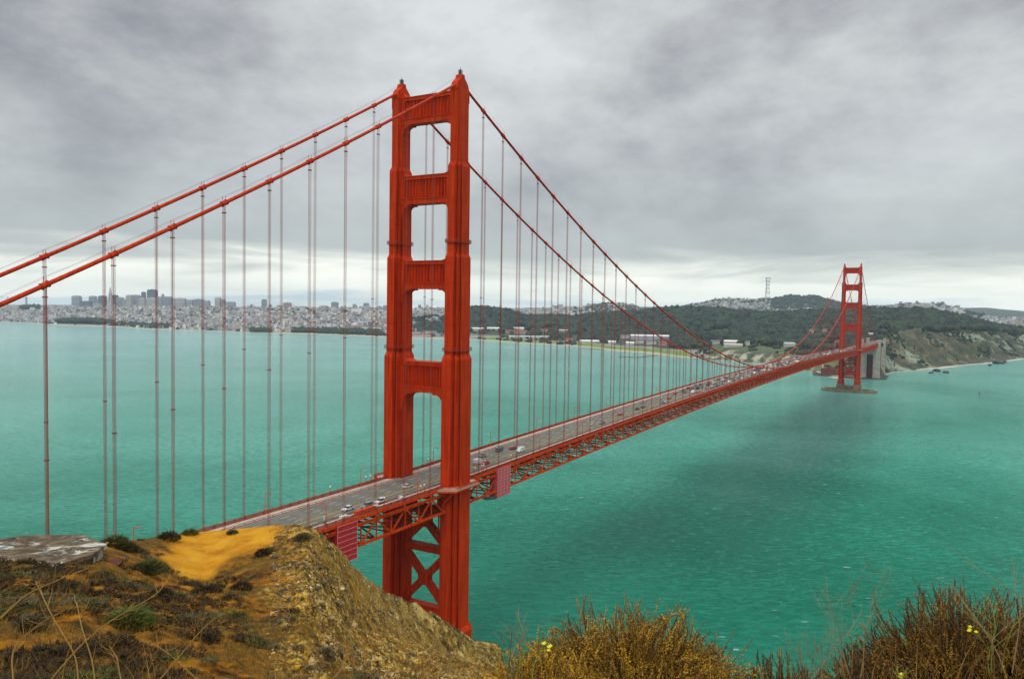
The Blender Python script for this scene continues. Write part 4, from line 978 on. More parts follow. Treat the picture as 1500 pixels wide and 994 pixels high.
def carmesh(kind, ck, detail=True):
    low, cabp, wt = PROF[kind]; W2 = .92 if kind != 'van' else 1.0
    def body(mb, m=0):
        mb.extr([(x, z) for x, z in low], 1, -W2, W2, m)
        V = []; 
        for s, w_ in ((-1, W2*.96), (1, W2*.96)):
            for i, (x, z) in enumerate(cabp):
                ww = w_ if i in (0, 3) else w_*.80; V.append((x, s*ww, z))
        return V
    o = empty('car' if kind != 'van' else 'van', (0,0,0)) if detail else None
    mb = MB(); V = body(mb)
    if detail:
        roof = [(-1.2, 1.40), (-1.15, 1.47), (.22, 1.50), (.28, 1.43)] if kind == 'car' else ([(-1.98, 1.70), (-1.93, 1.78), (.32, 1.80), (.38, 1.72)] if kind == 'suv' else [(-2.6, 2.1), (-2.55, 2.3), (.9, 2.3), (1.0, 2.15)])
        mb.extr(roof, 1, -W2*.82, W2*.82); mb.build('body', M['car_'+ck], o)
        g = MB(); g.add(V, [(3,2,1,0),(4,5,6,7),(0,1,5,4),(1,2,6,5),(2,3,7,6)]); g.build('windows', M['glass'], o)
        for x in (low[0][0]*.64, low[-1][0]*.64):
            for s in (1, -1): t_ = MB(); t_.tube([(x, s*(W2-.16), .33), (x, s*(W2+.03), .33)], .33, 12); t_.build('wheel', M['tyre'], o)
        for s in (1, -1):
            t_ = MB(); t_.obox((low[-1][0]-.03, s*.66, .66), .07, .17, .08); t_.build('headlight', M['lightw'], o)
            t_ = MB(); t_.obox((low[1][0]+.02, s*.68, .78), .07, .14, .09); t_.build('tail_light', M['lightred'], o)
        return o
    mb.add(V, [(3,2,1,0),(4,5,6,7),(0,1,5,4),(1,2,6,5),(2,3,7,6)], 1); mb.box(-1.2 if kind == 'car' else (-1.95 if kind == 'suv' else .6), .25 if kind != 'van' else 1.0, -W2*.8, W2*.8, 1.42 if kind == 'car' else (1.7 if kind == 'suv' else 2.05), 1.5 if kind == 'car' else (1.8 if kind == 'suv' else 2.2), 0)
    for x in (low[0][0]*.64, low[-1][0]*.64): mb.box(x-.32, x+.32, -W2-.02, W2+.02, .02, .62, 2)
    return mb.build('car' if kind != 'van' else 'van', [M['car_'+ck], M['glass'], M['tyre']])
LN = {1: -7.62, 2: -4.6, 3: -1.5, 4: 1.52, 5: 4.57, 6: 7.62}
near = [(-13.5,3,'car','white','white car with dark rear windows alone on the road left of the near tower'), (-49.5,2,'car','white','white saloon, foremost car on the near part of the deck'), (-43.5,1,'suv','grey','dark grey pickup sized car right behind the white saloon'), (-36.5,1,'suv','white','white van like car behind the dark grey car at the near rail'),
 (35,3,'van','white','white van just right of the near tower'), (35.6,2,'car','red','dark red car beside the white van just right of the near tower'), (48,5,'car','silver','silver car two lanes across from the van past the near tower'), (62.5,5,'suv','grey','grey car by the far sidewalk past the near tower'), (70,4,'car','red','bright red car behind the grey one past the near tower'), (68,6,'car','silver','silver car hugging the far sidewalk past the near tower'), (66,2,'van','white','white box van in the near lanes above the pink screen'),
 (152,3,'car','white','white car leading a dark one in the near lanes about midway to the centre'), (158.5,2,'car','grey','dark grey car right behind the white one midway to the centre'), (193,3,'car','red','lone red car in the near lanes of the main span'), (221,3,'car','black','black car in the middle of the road, left of a dark green one'), (231,3,'car','green','dark green car right of a black one in the middle of the road'), (255,6,'suv','white','white car by the far sidewalk left of the dense traffic'), (259,2,'car','grey','grey car in the near lanes beside a white one'), (265,2,'car','white','white car in the near lanes beside a grey one'), (284,5,'car','white','white car in the far lanes before the dense traffic'), (282,3,'car','red','dark red car before the dense traffic'), (313,5,'car','red','small dark red car in the far lanes before the dense traffic')]
pc = {}
for x, l, kd, ck, lab in near:
    key = (kd, ck)
    if key in pc: o = copy_tree(pc[key])
    else: o = carmesh(kd, ck); pc[key] = o
    o.location = (x, LN[l], zr(x)+.01); o.rotation_euler = (0, 0, 0 if l > 2 else pi); tag(o, lab, 'van' if kd == 'van' else 'car')
fc = {}; xx = {l: 325+random.random()*15 for l in LN}; nf = 0
for l in LN:
    x = xx[l]
    while x < 1600 and nf < 276:
        kd = random.choice(['car', 'car', 'car', 'suv', 'suv', 'suv', 'van']); ck = random.choice(['white', 'white', 'silver', 'silver', 'grey', 'grey', 'black', 'black', 'red', 'blue', 'tan'])
        if kd == 'van': ck = 'white'
        key = (kd, ck)
        if key in fc: o = fc[key].copy(); COL.objects.link(o)
        else: o = carmesh(kd, ck, False); fc[key] = o
        nf += 1; o.location = (x, LN[l]+random.uniform(-.2, .2), zr(x)+.01); o.rotation_euler = (0, 0, 0 if l > 2 else pi)
        tag(o, ('small white van in the dense traffic towards the far tower' if kd == 'van' else 'small %s %s in the dense traffic towards the far tower' % (ck, 'car' if kd == 'car' else 'tall car')), 'van' if kd == 'van' else 'car', 'vehicles in the dense traffic towards the far tower')
        x += random.uniform(11, 34) if x < 620 else random.choice([10, 14, 22, 36, 50])*random.uniform(.9, 1.6)

# ================================================================== the near headland
# knots per column: (depth, z) ; rows of the photograph fix the visible crest
def kn(tab): 
    xs = [t[0] for t in tab]; d = [t[1] for t in tab]; z = [t[2] if len(t) == 3 else None for t in tab]; return xs, d, z
def py2z(px, py, D): return float(zpx(px, py, D))
KP = [-900, 0, 150, 210, 260, 300, 400, 450, 475, 500, 520, 560, 600, 640, 700, 740, 765, 800, 900, 1100, 1300, 1500, 1900]
def row(kind):
    o = []
    for p in KP: o.append(kind(p))
    return np.array(o)
rt_ = lambda p: p >= 790
I = lambda xs, ys: (lambda p: float(np.interp(p, xs, ys)))
N2y = I([-900,0,400,500,640,700,740], [960,1000,1000,1000,1003,1006,1010]); N2D = I([-900,0,300,460,500,560,640,740], [26,26,30,36,42,52,60,60])
N3y = I([-900,0,150,210,260,300,400,450,500,560,640,700,740], [830,852,850,856,862,868,862,868,905,935,955,975,992]); N3D = I([-900,0,150,210,260,300,400,450,500,560,640,700,740], [46,48,50,56,62,64,62,60,66,88,130,185,225])
N4y = I([-900,0,150,200,260,300,340,400,425,450,465,475,490,500,520,545,560,600,640,670,700,740,765], [790,800,797,793,784,780,777,771,769.5,771,776,783,797,807,833,853,864,884,905,925,945,967,986]); N4D = I([-900,0,150,210,260,300,400,450,475,500,520,560,600,640,700,740,765], [60,62,66,74,80,82,82,80,82,88,98,125,156,190,250,282,290])
N5D = I([-900,0,400,475,520,560,640,700,765], [110,110,115,130,200,250,300,303,305]); N5z = I([-900,0,400,475,520,560,640,765], [92,92,88,75,45,25,12,10])
N6D = I([-900,400,520,640,765], [190,200,290,345,345])
def knots(p):
    if p < 790:
        K_ = [(.3, 142.15), (3, 141.2), (5.2, 139.9), (12, 136.2)]
        K_ += [(N2D(p), py2z(p, N2y(p), N2D(p))), (N3D(p), py2z(p, N3y(p), N3D(p))), (N4D(p), py2z(p, N4y(p), N4D(p))), (N5D(p), N5z(p)), (N6D(p), -9)]
    else:
        K_ = [(.3, 142.15), (3, 141.6), (5.4, 141.05), (12, 134), (30, 112), (80, 70), (150, 20), (200, -6), (240, -10)]
    return np.array(K_)
cols = np.concatenate([np.linspace(-900, -20, 60), np.linspace(-17, 785, 600), np.linspace(789, 1900, 130)])
cnt = [6, 10, 16, 50, 110, 120, 40, 16]
DD = []; ZZ = []
for p in cols:
    if 740 < p < 800:
        t = (p-740)/60.; K_ = knots(739.9)*(1-t)+knots(800)*t
    else: K_ = knots(p)
    d = np.concatenate([np.linspace(K_[i][0], K_[i+1][0], c, endpoint=False) for i, c in enumerate(cnt)] + [[K_[-1][0]]])
    DD.append(d); ZZ.append(np.interp(d, K_[:, 0], K_[:, 1]))
DD = np.array(DD); ZZ = np.array(ZZ); GXn = np.repeat(cols[:, None], DD.shape[1], 1)
# soften the creases between knots along each column, keep the crest
def smooth(A, n):
    for _ in range(n): A[:, 1:-1] = .25*A[:, :-2]+.5*A[:, 1:-1]+.25*A[:, 2:]
    return A
ZZ = smooth(ZZ, 3); DD = smooth(DD.T.copy(), 14).T.copy(); ZZ = smooth(ZZ.T.copy(), 14).T.copy()
y0 = hor(GXn)
XX = CAM[0]+(fw[0]+rt[0]*(GXn-750)/FPX-up[0]*(y0-497)/FPX)*DD; YY = CAM[1]+(fw[1]+rt[1]*(GXn-750)/FPX-up[1]*(y0-497)/FPX)*DD
def sandmask(px, D, x, y):
    n_ = fbm(x/5, y/5, 3)*1.2+fbm(x/1.3, y/1.3, 3)*.35
    lo = np.interp(px, [200, 225, 250, 300, 340, 400, 420], [73, 70, 65, 66, 69.5, 73.5, 78]); 
    a = np.clip((D-lo)/1.6+n_*1.6+.2, 0, 1)
    b = np.clip((px-228)/14+n_*2, 0, 1)*np.clip((415-px)/12+n_*1.6, 0, 1)
    return a*b
SAND = sandmask(GXn, DD, XX, YY)
rocky = np.clip((GXn-(385+fbm(XX/4, YY/4, 3)*60))/60, 0, 1)*np.clip((DD-14)/10, 0, 1)
amp = np.clip((DD-6)/16, 0, 1)*.8
dispz = fbm(XX/7, YY/7, 4)*1.1 + fbm(XX/1.5+40, YY/1.5, 4, .6)*(.42+.5*rocky) + fbm(XX/.45, YY/.45, 3, .6)*(.14+.16*rocky)
far_ = np.clip((DD-90)/80, 0, 1); gull = fbm((XX*.8+YY*.6)/5, (-XX*.6+YY*.8)/26, 5, .6)
dispz = dispz*(1-.35*far_)+gull*3.2*far_
dispz *= amp*(1-.93*SAND)
# hold the crest row steady near the ridge so the outline keeps its place
D4c = np.array([N4D(p) for p in cols])[:, None]
ZZ2 = ZZ+dispz*np.where((DD > 60) & (GXn < 480), .45, 1)*(1-.6*np.exp(-((DD-D4c)/(.14*D4c))**2))
V = np.stack([XX, YY, ZZ2], -1).reshape(-1, 3); nc = len(cols); nr_ = DD.shape[1]
ii, jj = np.meshgrid(np.arange(nc-1), np.arange(nr_-1), indexing='ij'); a = (ii*nr_+jj).ravel(); F = np.stack([a, a+nr_, a+nr_+1, a+1], -1)
def hillmat():
    m = bpy.data.materials.new('headland_soil_and_rock'); m.use_nodes = True; t = m.node_tree; b = t.nodes['Principled BSDF']
    g = N(t, 'ShaderNodeNewGeometry'); p = g.outputs['Position']
    A = N(t, 'ShaderNodeAttribute', attribute_name='sand').outputs['Fac']; Rk = N(t, 'ShaderNodeAttribute', attribute_name='rocky').outputs['Fac']; Fr = N(t, 'ShaderNodeAttribute', attribute_name='far').outputs['Fac']
    soil = ramp(t, noise(t, p, .55, 8, .68, .4), [(.35, (.010, .006, .001)), (.44, (.085, .034, .002)), (.53, (.32, .120, .004)), (.66, (.52, .23, .010))])
    soil = mixc(t, ramp(t, noise(t, vmap(t, p, (1, 1, 1), (0, 0, 0), (5, 7, 1)), .13, 5, .6), [(.45, 0.0), (.60, .75)]), soil, (.060, .050, .012))
    grass = ramp(t, noise(t, p, 3.2, 5, .7), [(.38, (.018, .013, .002)), (.52, (.12, .068, .005)), (.72, (.34, .21, .025))])
    soil = mixc(t, ramp(t, noise(t, vmap(t, p, (1, 1, 1), (0, 0, 0), (31, 2, 8)), .3, 6, .65), [(.46, 0.0), (.62, .8)]), soil, grass)
    v = t.nodes.new('ShaderNodeTexVoronoi'); v.inputs['Scale'].default_value = 1.9; t.links.new(vmap(t, p, (1, 1, 1)), v.inputs['Vector'])
    v2 = t.nodes.new('ShaderNodeTexVoronoi'); v2.inputs['Scale'].default_value = 5.2; t.links.new(p, v2.inputs['Vector'])
    rk = ramp(t, noise(t, p, 1.3, 12, .80, .5), [(.38, (.006, .004, .001)), (.44, (.070, .032, .002)), (.50, (.32, .165, .010)), (.56, (.60, .37, .045)), (.66, (.80, .64, .30))])
    v3 = t.nodes.new('ShaderNodeTexVoronoi'); v3.feature = 'DISTANCE_TO_EDGE'; v3.inputs['Scale'].default_value = 1.5; t.links.new(p, v3.inputs['Vector'])
    rk = mixc(t, ramp(t, v3.outputs['Distance'], [(.0, .7), (.09, 0.0)]), rk, (.02, .012, .003))
    rk = mixc(t, ramp(t, v2.outputs['Color'], [(.62, 0.0), (.80, .35)]), rk, (.50, .42, .26))
    rk = mixc(t, ramp(t, noise(t, p, .22, 5, .6), [(.46, 0.0), (.62, .7)]), rk, soil)
    c = mixc(t, Rk, soil, rk)
    bl = ramp(t, noise(t, vrot(t, p, R(35), (.35, 1.0, 1)), .30, 10, .74, .3), [(.38, (.010, .007, .002)), (.46, (.10, .06, .008)), (.54, (.32, .21, .04)), (.66, (.60, .47, .19))])
    c = mixc(t, Fr, c, bl)
    sd_ = ramp(t, noise(t, p, .35, 7, .6), [(.36, (.34, .14, .004)), (.50, (.48, .215, .006)), (.66, (.56, .29, .016))])
    sd_ = mixc(t, ramp(t, noise(t, p, 2.6, 3, .5), [(.64, 0.0), (.72, .7)]), sd_, (.52, .36, .12))
    c = mixc(t, A, c, sd_)
    t.links.new(c, b.inputs['Base Color']); b.inputs['Roughness'].default_value = .95; b.inputs['Specular IOR Level'].default_value = .15
    bn = N(t, 'ShaderNodeBump'); bn.inputs['Strength'].default_value = .9; bn.inputs['Distance'].default_value = .22
    inv = mth(t, 'SUBTRACT', 1.0, mth(t, 'MULTIPLY', A, .6))
    t.links.new(mth(t, 'MULTIPLY', noise(t, p, 2.2, 8, .7), inv), bn.inputs['Height']); t.links.new(bn.outputs[0], b.inputs['Normal'])
    return m
M['hill'] = hillmat()
o = npmesh('headland', V, F, M['hill'], smooth=True, attr={'sand': SAND.ravel(), 'rocky': rocky.ravel(), 'far': far_.ravel()}); tag(o, kind='structure')
GV = V.reshape(nc, nr_, 3)
def hill_at(px, D):
    """surface point of the headland for columns px at depth D (arrays)"""
    px = np.atleast_1d(np.asarray(px, float)); D = np.atleast_1d(np.asarray(D, float)); ci = np.clip(np.searchsorted(cols, px), 1, nc-1)
    ci = np.where(np.abs(cols[ci-1]-px) < np.abs(cols[ci]-px), ci-1, ci); out_ = np.zeros((len(px), 3))
    for i in range(len(px)):
        c = ci[i]; j = min(max(int(np.searchsorted(DD[c], D[i])), 1), nr_-1); t = (D[i]-DD[c][j-1])/max(DD[c][j]-DD[c][j-1], 1e-6); t = min(max(t, 0), 1)
        out_[i] = GV[c, j-1]*(1-t)+GV[c, j]*t
    return out_
def hill_px(px, py, dmin=14, dmax=300):
    """surface point of the headland seen at a pixel"""
    c = int(np.argmin(np.abs(cols-px))); best = None
    for j in range(nr_):
        if not dmin < DD[c][j] < dmax: continue
        P_ = GV[c, j]; d = P_-CAM; z = d @ fw; yy = 497-FPX*(d @ up)/z
        e = abs(yy-py)
        if best is None or e < best[0]: best = (e, P_.copy(), z)
    return best[1]

# rubble lying on the slope
M['rub'] = mat('pale_rubble', (.62, .46, .20), .9, .6, 1.5, col2=(.15, .085, .02)); M['rub2'] = mat('dark_rubble', (.12, .09, .04), .9, .5, 2, col2=(.02, .015, .006))
n_ = 14000; px = rng.uniform(330, 735, n_); D = np.array([rng.uniform(N2D(p)*.8, N4D(p)) for p in px]); clus = fbm(px/22, D/7, 3); k = (px > 392+22*clus) & (rng.random(n_) < np.clip((px-350)/90, .04, 1)) & (clus > -.12)
px, D = px[k], D[k]; P = hill_at(px, D); s_ = rng.uniform(.03, .13, len(px))*(1+1.5*(rng.random(len(px)) < .05))*(1+np.clip((D-90)/110, 0, 1.5))
P[:, 2] -= s_*.25; jit = 1+.9*(rng.random((len(px), len(JV)))-.5); sc3 = s_[:, None]*rng.uniform(.6, 1.4, (len(px), 3))
VV = P[:, None]+JV[None]*jit[..., None]*sc3[:, None]; FF = (JF[None]+(np.arange(len(px))*len(JV))[:, None, None]).reshape(-1, 3)
tag(npmesh('rubble', VV.reshape(-1, 3), FF, [M['rub'], M['rub2']], idx=np.repeat(rng.integers(0, 2, len(px)), len(JF))), 'loose pale and grey stones strewn over the steep ochre slope', 'stones', kind='stuff')

# low scrub: tufts of small blades
M['scrub_dark'] = mat('dark_scrub', (.070, .040, .006), .95, .5, 2.2, col2=(.012, .008, .002)); M['scrub_green'] = mat('green_scrub', (.085, .095, .008), .9, .5, 1.2, col2=(.03, .04, .005)); M['scrub_grey'] = mat('grey_green_scrub', (.15, .125, .05), .9, .5, 2.2, col2=(.035, .026, .008))
M['straw'] = mat('dry_straw', (.36, .20, .035), .85, .45, 1.5, col2=(.16, .08, .008)); M['lime'] = mat('lime_green_weed', (.10, .13, .006), .8, .5, 1)
def tuft_proto(nb, wide=.10, up_=1.0, seed=0):
    r_ = np.random.default_rng(seed); V = []; 
    for i in range(nb):
        a_ = r_.uniform(0, 2*pi); rr = r_.random()**.5; e = r_.uniform(.1, 1.25); q = np.array([math.cos(a_)*rr, math.sin(a_)*rr, (1-rr**2)*.75*up_*r_.uniform(.2, 1)])
        d = np.array([math.cos(a_)*math.cos(e), math.sin(a_)*math.cos(e), math.sin(e)])*r_.uniform(.22, .5); sd_ = np.cross(d, r_.normal(size=3)); sd_ /= np.linalg.norm(sd_)+1e-9; sd_ *= wide*r_.uniform(.5, 1.2)
        V += [q-sd_, q+sd_, q+d]
    return np.array(V)
TP = [tuft_proto(110, .09, 1.0, i) for i in range(4)]
def tufts(P, s_, name, m, protos_=TP, zf=1.0, **kw):
    Vs = []; 
    for i in range(len(P)):
        T = protos_[i % len(protos_)]; a_ = rng.uniform(0, 2*pi); ca, sa = math.cos(a_), math.sin(a_); Rm = np.array([[ca, -sa, 0], [sa, ca, 0], [0, 0, zf]])
        Vs.append(T @ Rm.T*s_[i]+P[i])
    V = np.concatenate(Vs); F = np.arange(len(V)).reshape(-1, 3); return npmesh(name, V, F, m, **kw)
n_ = 2200; px = rng.uniform(-150, 440, n_); D = np.array([rng.uniform(N2D(p)*.8, N4D(p)+1) for p in px]); P = hill_at(px, D); sm = sandmask(px, D, P[:, 0], P[:, 1]); cl_ = fbm(P[:, 0]/5, P[:, 1]/5, 3)
k = (sm < .25) & (cl_ > -.10+np.clip((px-300)/150, 0, .45)) & ~((px < 162) & (D > 57.8)); px, D, P, cl_ = px[k], D[k], P[k], cl_[k]
kindn = fbm(P[:, 0]/4+50, P[:, 1]/4, 2)
for lo, hi, nm, mm in ((-9, .19, 'dark_scrub', 'scrub_dark'), (.19, .30, 'green_scrub', 'scrub_green'), (.30, 9, 'grey_scrub', 'scrub_grey')):
    q = (kindn >= lo) & (kindn < hi)
    if q.sum() > 3: tag(tufts(P[q], rng.uniform(.22, .62, int(q.sum())), nm, M[mm], zf=.8), {'dark_scrub': 'dark brown heath covering the left slope', 'green_scrub': 'patches of green undergrowth on the left slope', 'grey_scrub': 'grey green low growth on the left slope'}[nm], 'scrub', kind='stuff')
n_ = 900; px = rng.uniform(400, 740, n_); D = np.array([rng.uniform(N2D(p)*.8, N4D(p)) for p in px]); P = hill_at(px, D)
k = fbm(P[:, 0]/9+20, P[:, 1]/9, 3) > .02; P = P[k]; D = D[k]
tag(tufts(P, rng.uniform(.12, .40, len(P))*(1+np.clip((D-80)/90, 0, 1.4)), 'slope_scrub', [M['scrub_grey'], M['scrub_dark']], zf=.8, idx=None), 'sparse grey green tufts clinging to the rocky slope', 'scrub', kind='stuff')
# dry grass blades over the left slope
n_ = 26000; px = rng.uniform(-120, 700, n_); D = np.array([rng.uniform(N2D(p)*.8, N3D(p)+8) for p in px]); P = hill_at(px, D); k = (sandmask(px, D, P[:, 0], P[:, 1]) < .3) & (fbm(P[:, 0]/3+9, P[:, 1]/3, 3) > -.05) & ~((px < 162) & (D > 57.8)); P = P[k]; n_ = len(P)
lean = rng.normal(0, .35, (n_, 2)); L = rng.uniform(.12, .5, n_); tip = P+np.stack([lean[:, 0]*L, lean[:, 1]*L, L], -1); sd_ = rng.normal(size=(n_, 3))*[1, 1, 0]; sd_ /= np.linalg.norm(sd_, axis=1)[:, None]; sd_ *= .014
V = np.stack([P-sd_, P+sd_, tip], 1).reshape(-1, 3); tag(npmesh('dry_grass', V, np.arange(len(V)).reshape(-1, 3), M['straw']), 'thin dry grass scattered over the slope', 'grass', kind='stuff')
# single shrubs one can point to
SH = [(245, 790, 1.05, 'scrub_dark', 'dark round bush on the edge of the sandy overlook beside the street lamp'), (277, 782, .75, 'lime', 'yellow green bush on the skyline of the sandy overlook'), (272, 862, 1.0, 'scrub_dark', 'left of two dark bushes just below the sandy overlook'), (300, 872, 1.1, 'scrub_dark', 'right of two dark bushes just below the sandy overlook'),
      (354, 862, .72, 'scrub_dark', 'small round dark bush at the right below the sandy overlook'), (340, 781, .55, 'scrub_green', 'low green bush at the far rim of the sandy overlook under the deck'), (165, 800, 1.2, 'scrub_green', 'green bush at the right corner of the painted concrete slab'), (182, 806, .9, 'scrub_dark', 'dark bush between the concrete slab and the sandy overlook'),
      (40, 918, .75, 'scrub_grey', 'silvery green bush low on the left slope'), (215, 838, 1.2, 'scrub_green', 'spreading green bush left of the sandy overlook'), (235, 872, .7, 'scrub_dark', 'small dark bush on the ridge below the spreading green bush'), (185, 915, 1.1, 'lime', 'bright green bush in the middle of the left slope'), (445, 790, .8, 'scrub_grey', 'grey green bush on the crest right of the sandy overlook'), (386, 812, .7, 'scrub_dark', 'dark bush at the right edge of the sand'),
      (478, 960, .55, 'scrub_grey', 'grey green cushion bush low on the rocky slope'), (395, 808, .6, 'lime', 'small yellow green bush at the right edge of the sand')]
TB2 = [tuft_proto(900, .045, 1.2, 20+i) for i in range(3)]
for i, (x_, y_, s_, mk, lab) in enumerate(SH):
    P = hill_px(x_, y_); o = empty('shrub', tuple(P)); f_ = tufts(np.zeros((1, 3)), [s_], 'foliage', M[mk], [TB2[i % 3]], .85, parent=o)
    mb = MB(); 
    for k in range(7):
        a_ = rng.uniform(0, 2*pi); mb.tube([(0, 0, -.3), (.3*s_*math.cos(a_), .3*s_*math.sin(a_), .25*s_), (.7*s_*math.cos(a_), .7*s_*math.sin(a_), .5*s_)], [.03, .02, .008], 5)
    mb.build('stems', M['scrub_dark'], o); tag(o, lab, 'shrub')
# concrete slab of the old battery with paint on it
def slabmat():
    m = bpy.data.materials.new('painted_old_concrete'); m.use_nodes = True; t = m.node_tree; b = t.nodes['Principled BSDF']
    g = N(t, 'ShaderNodeNewGeometry'); p = g.outputs['Position']
    c = ramp(t, noise(t, p, .8, 8, .7, .5), [(.34, (.018, .012, .005)), (.48, (.075, .048, .020)), (.62, (.15, .105, .05)), (.75, (.24, .18, .10))])
    q = vrot(t, p, R(-35), (.55, 1.2, 1)); k = ramp(t, noise(t, q, .62, 8, .70, .9), [(.52, 0.0), (.58, .85)])
    spx = N(t, 'ShaderNodeSeparateXYZ'); t.links.new(p, spx.inputs[0])
    c = mixc(t, k, c, ramp(t, noise(t, p, .9, 3, .5), [(.38, (.16, .30, .36)), (.45, (.55, .52, .46)), (.58, (.62, .60, .54)), (.64, (.40, .50, .30))]))
    t.links.new(c, b.inputs['Base Color']); b.inputs['Roughness'].default_value = .9
    bn = N(t, 'ShaderNodeBump'); bn.inputs['Strength'].default_value = .6; bn.inputs['Distance'].default_value = .1; t.links.new(noise(t, p, 3, 6, .7), bn.inputs['Height']); t.links.new(bn.outputs[0], b.inputs['Normal']); return m
M['slab'] = slabmat()
ZS = 125.35
pts = [onz(*p, ZS) for p in [(-150,800),(-20,792),(32,784),(120,782),(157,796),(136,811),(96,823),(60,838),(-60,846),(-160,850)]][::-1]
area = sum(pts[i][0]*pts[(i+1) % len(pts)][1]-pts[(i+1) % len(pts)][0]*pts[i][1] for i in range(len(pts)))
if area < 0: pts = pts[::-1]
cx_, cy_ = np.mean([p[0] for p in pts]), np.mean([p[1] for p in pts]); o = empty('concrete_slab', (cx_, cy_, ZS-.5)); pl = [(p[0]-cx_, p[1]-cy_) for p in pts]
mb = MB(); mb.prism([(x*.995, y*.995) for x, y in pl], .18, .5); mb.build('roof_slab', M['slab'], o); mb = MB(); mb.prism([(x*.95, y*.95) for x, y in pl], -3.5, .18); mb.build('wall', M['slab'], o)
tag(o, 'weathered concrete battery roof slab streaked with white and coloured paint', 'slab')
o = empty('plank', (0, 0, 0)); A = hill_px(124, 824)+[0, 0, .25]; B = A+(at(158, 794, 61)-A)*1.0; mb = MB(); mb.beam(A, B, .18, .10); 
bpy.data.objects.remove(o); o = mb.build('plank', M['straw'], None, loc=tuple(A)); tag(o, 'pale wooden plank leaning at the right corner of the concrete slab', 'plank')
M['rust'] = mat('rusted_iron', (.12, .03, .012), .9, .5, 3)
P = hill_px(165, 826); o = MB(); o.obox((0, 0, .0), .55, .4, .25, .6); o = o.build('rusty_plate', M['rust']); o.location = tuple(P); o.rotation_euler = (.3, .2, 0); tag(o, 'dark rusty plate lying between the slab and the sandy overlook', 'plate')

# ================================================================== plants at the photographer's feet
def sprigs(base, tips, nl, ll, lw, bend=.25, r0=.004):
    """leafy shoots from base to tips; returns leaf vertices (quads) and a stem builder"""
    n = len(base); t = np.linspace(.12, 1, nl); mid = (base+tips)/2; ax = tips-base; Ln = np.linalg.norm(ax, axis=1)
    ctl = mid+rng.normal(0, 1, (n, 3))*Ln[:, None]*bend*.5-np.array([0, 0, 1])*Ln[:, None]*bend*.4
    P = (1-t)[None, :, None]**2*base[:, None]+2*((1-t)*t)[None, :, None]*ctl[:, None]+t[None, :, None]**2*tips[:, None]
    T = 2*(1-t)[None, :, None]*(ctl-base)[:, None]+2*t[None, :, None]*(tips-ctl)[:, None]; T /= np.linalg.norm(T, axis=2)[..., None]
    rv = rng.normal(size=P.shape); side = np.cross(T, rv); side /= np.linalg.norm(side, axis=2)[..., None]
    d = T*.62+side*.78; L = ll*rng.uniform(.6, 1.25, P.shape[:2])*(1-.45*t**2)[None]; w_ = np.cross(d, rng.normal(size=P.shape)); w_ /= np.linalg.norm(w_, axis=2)[..., None]; w_ *= lw*rng.uniform(.6, 1.3, P.shape[:2])[..., None]
    tip = P+d*L[..., None]; m_ = P+d*L[..., None]*.5
    V = np.stack([P, m_+w_, tip, m_-w_], 2).reshape(-1, 3)
    mb = MB(); 
    tt = np.linspace(0, 1, 5)
    for i in range(n):
        q = [(1-s)**2*base[i]+2*(1-s)*s*ctl[i]+s*s*tips[i] for s in tt]; mb.tube(q, np.linspace(r0, r0*.35, 5), 4, cap=False)
    return V, mb
M['gold1'] = mat('golden_scrub_leaf', (.72, .42, .012), .8, .5, 7, col2=(.20, .095, .003)); M['gold2'] = mat('ochre_scrub_leaf', (.46, .25, .008), .8, .5, 7, col2=(.07, .032, .002)); M['stem'] = mat('woody_stem', (.10, .05, .02), .85, .4, 8)
M['brn1'] = mat('brown_scrub_leaf', (.48, .25, .010), .85, .5, 7, col2=(.10, .045, .003)); M['brn2'] = mat('olive_scrub_leaf', (.26, .13, .007), .85, .5, 7, col2=(.035, .017, .002)); M['twig'] = mat('dry_twig', (.30, .20, .10), .85, .4, 8); M['core'] = mat('shaded_inner_twigs', (.018, .010, .003), .95)
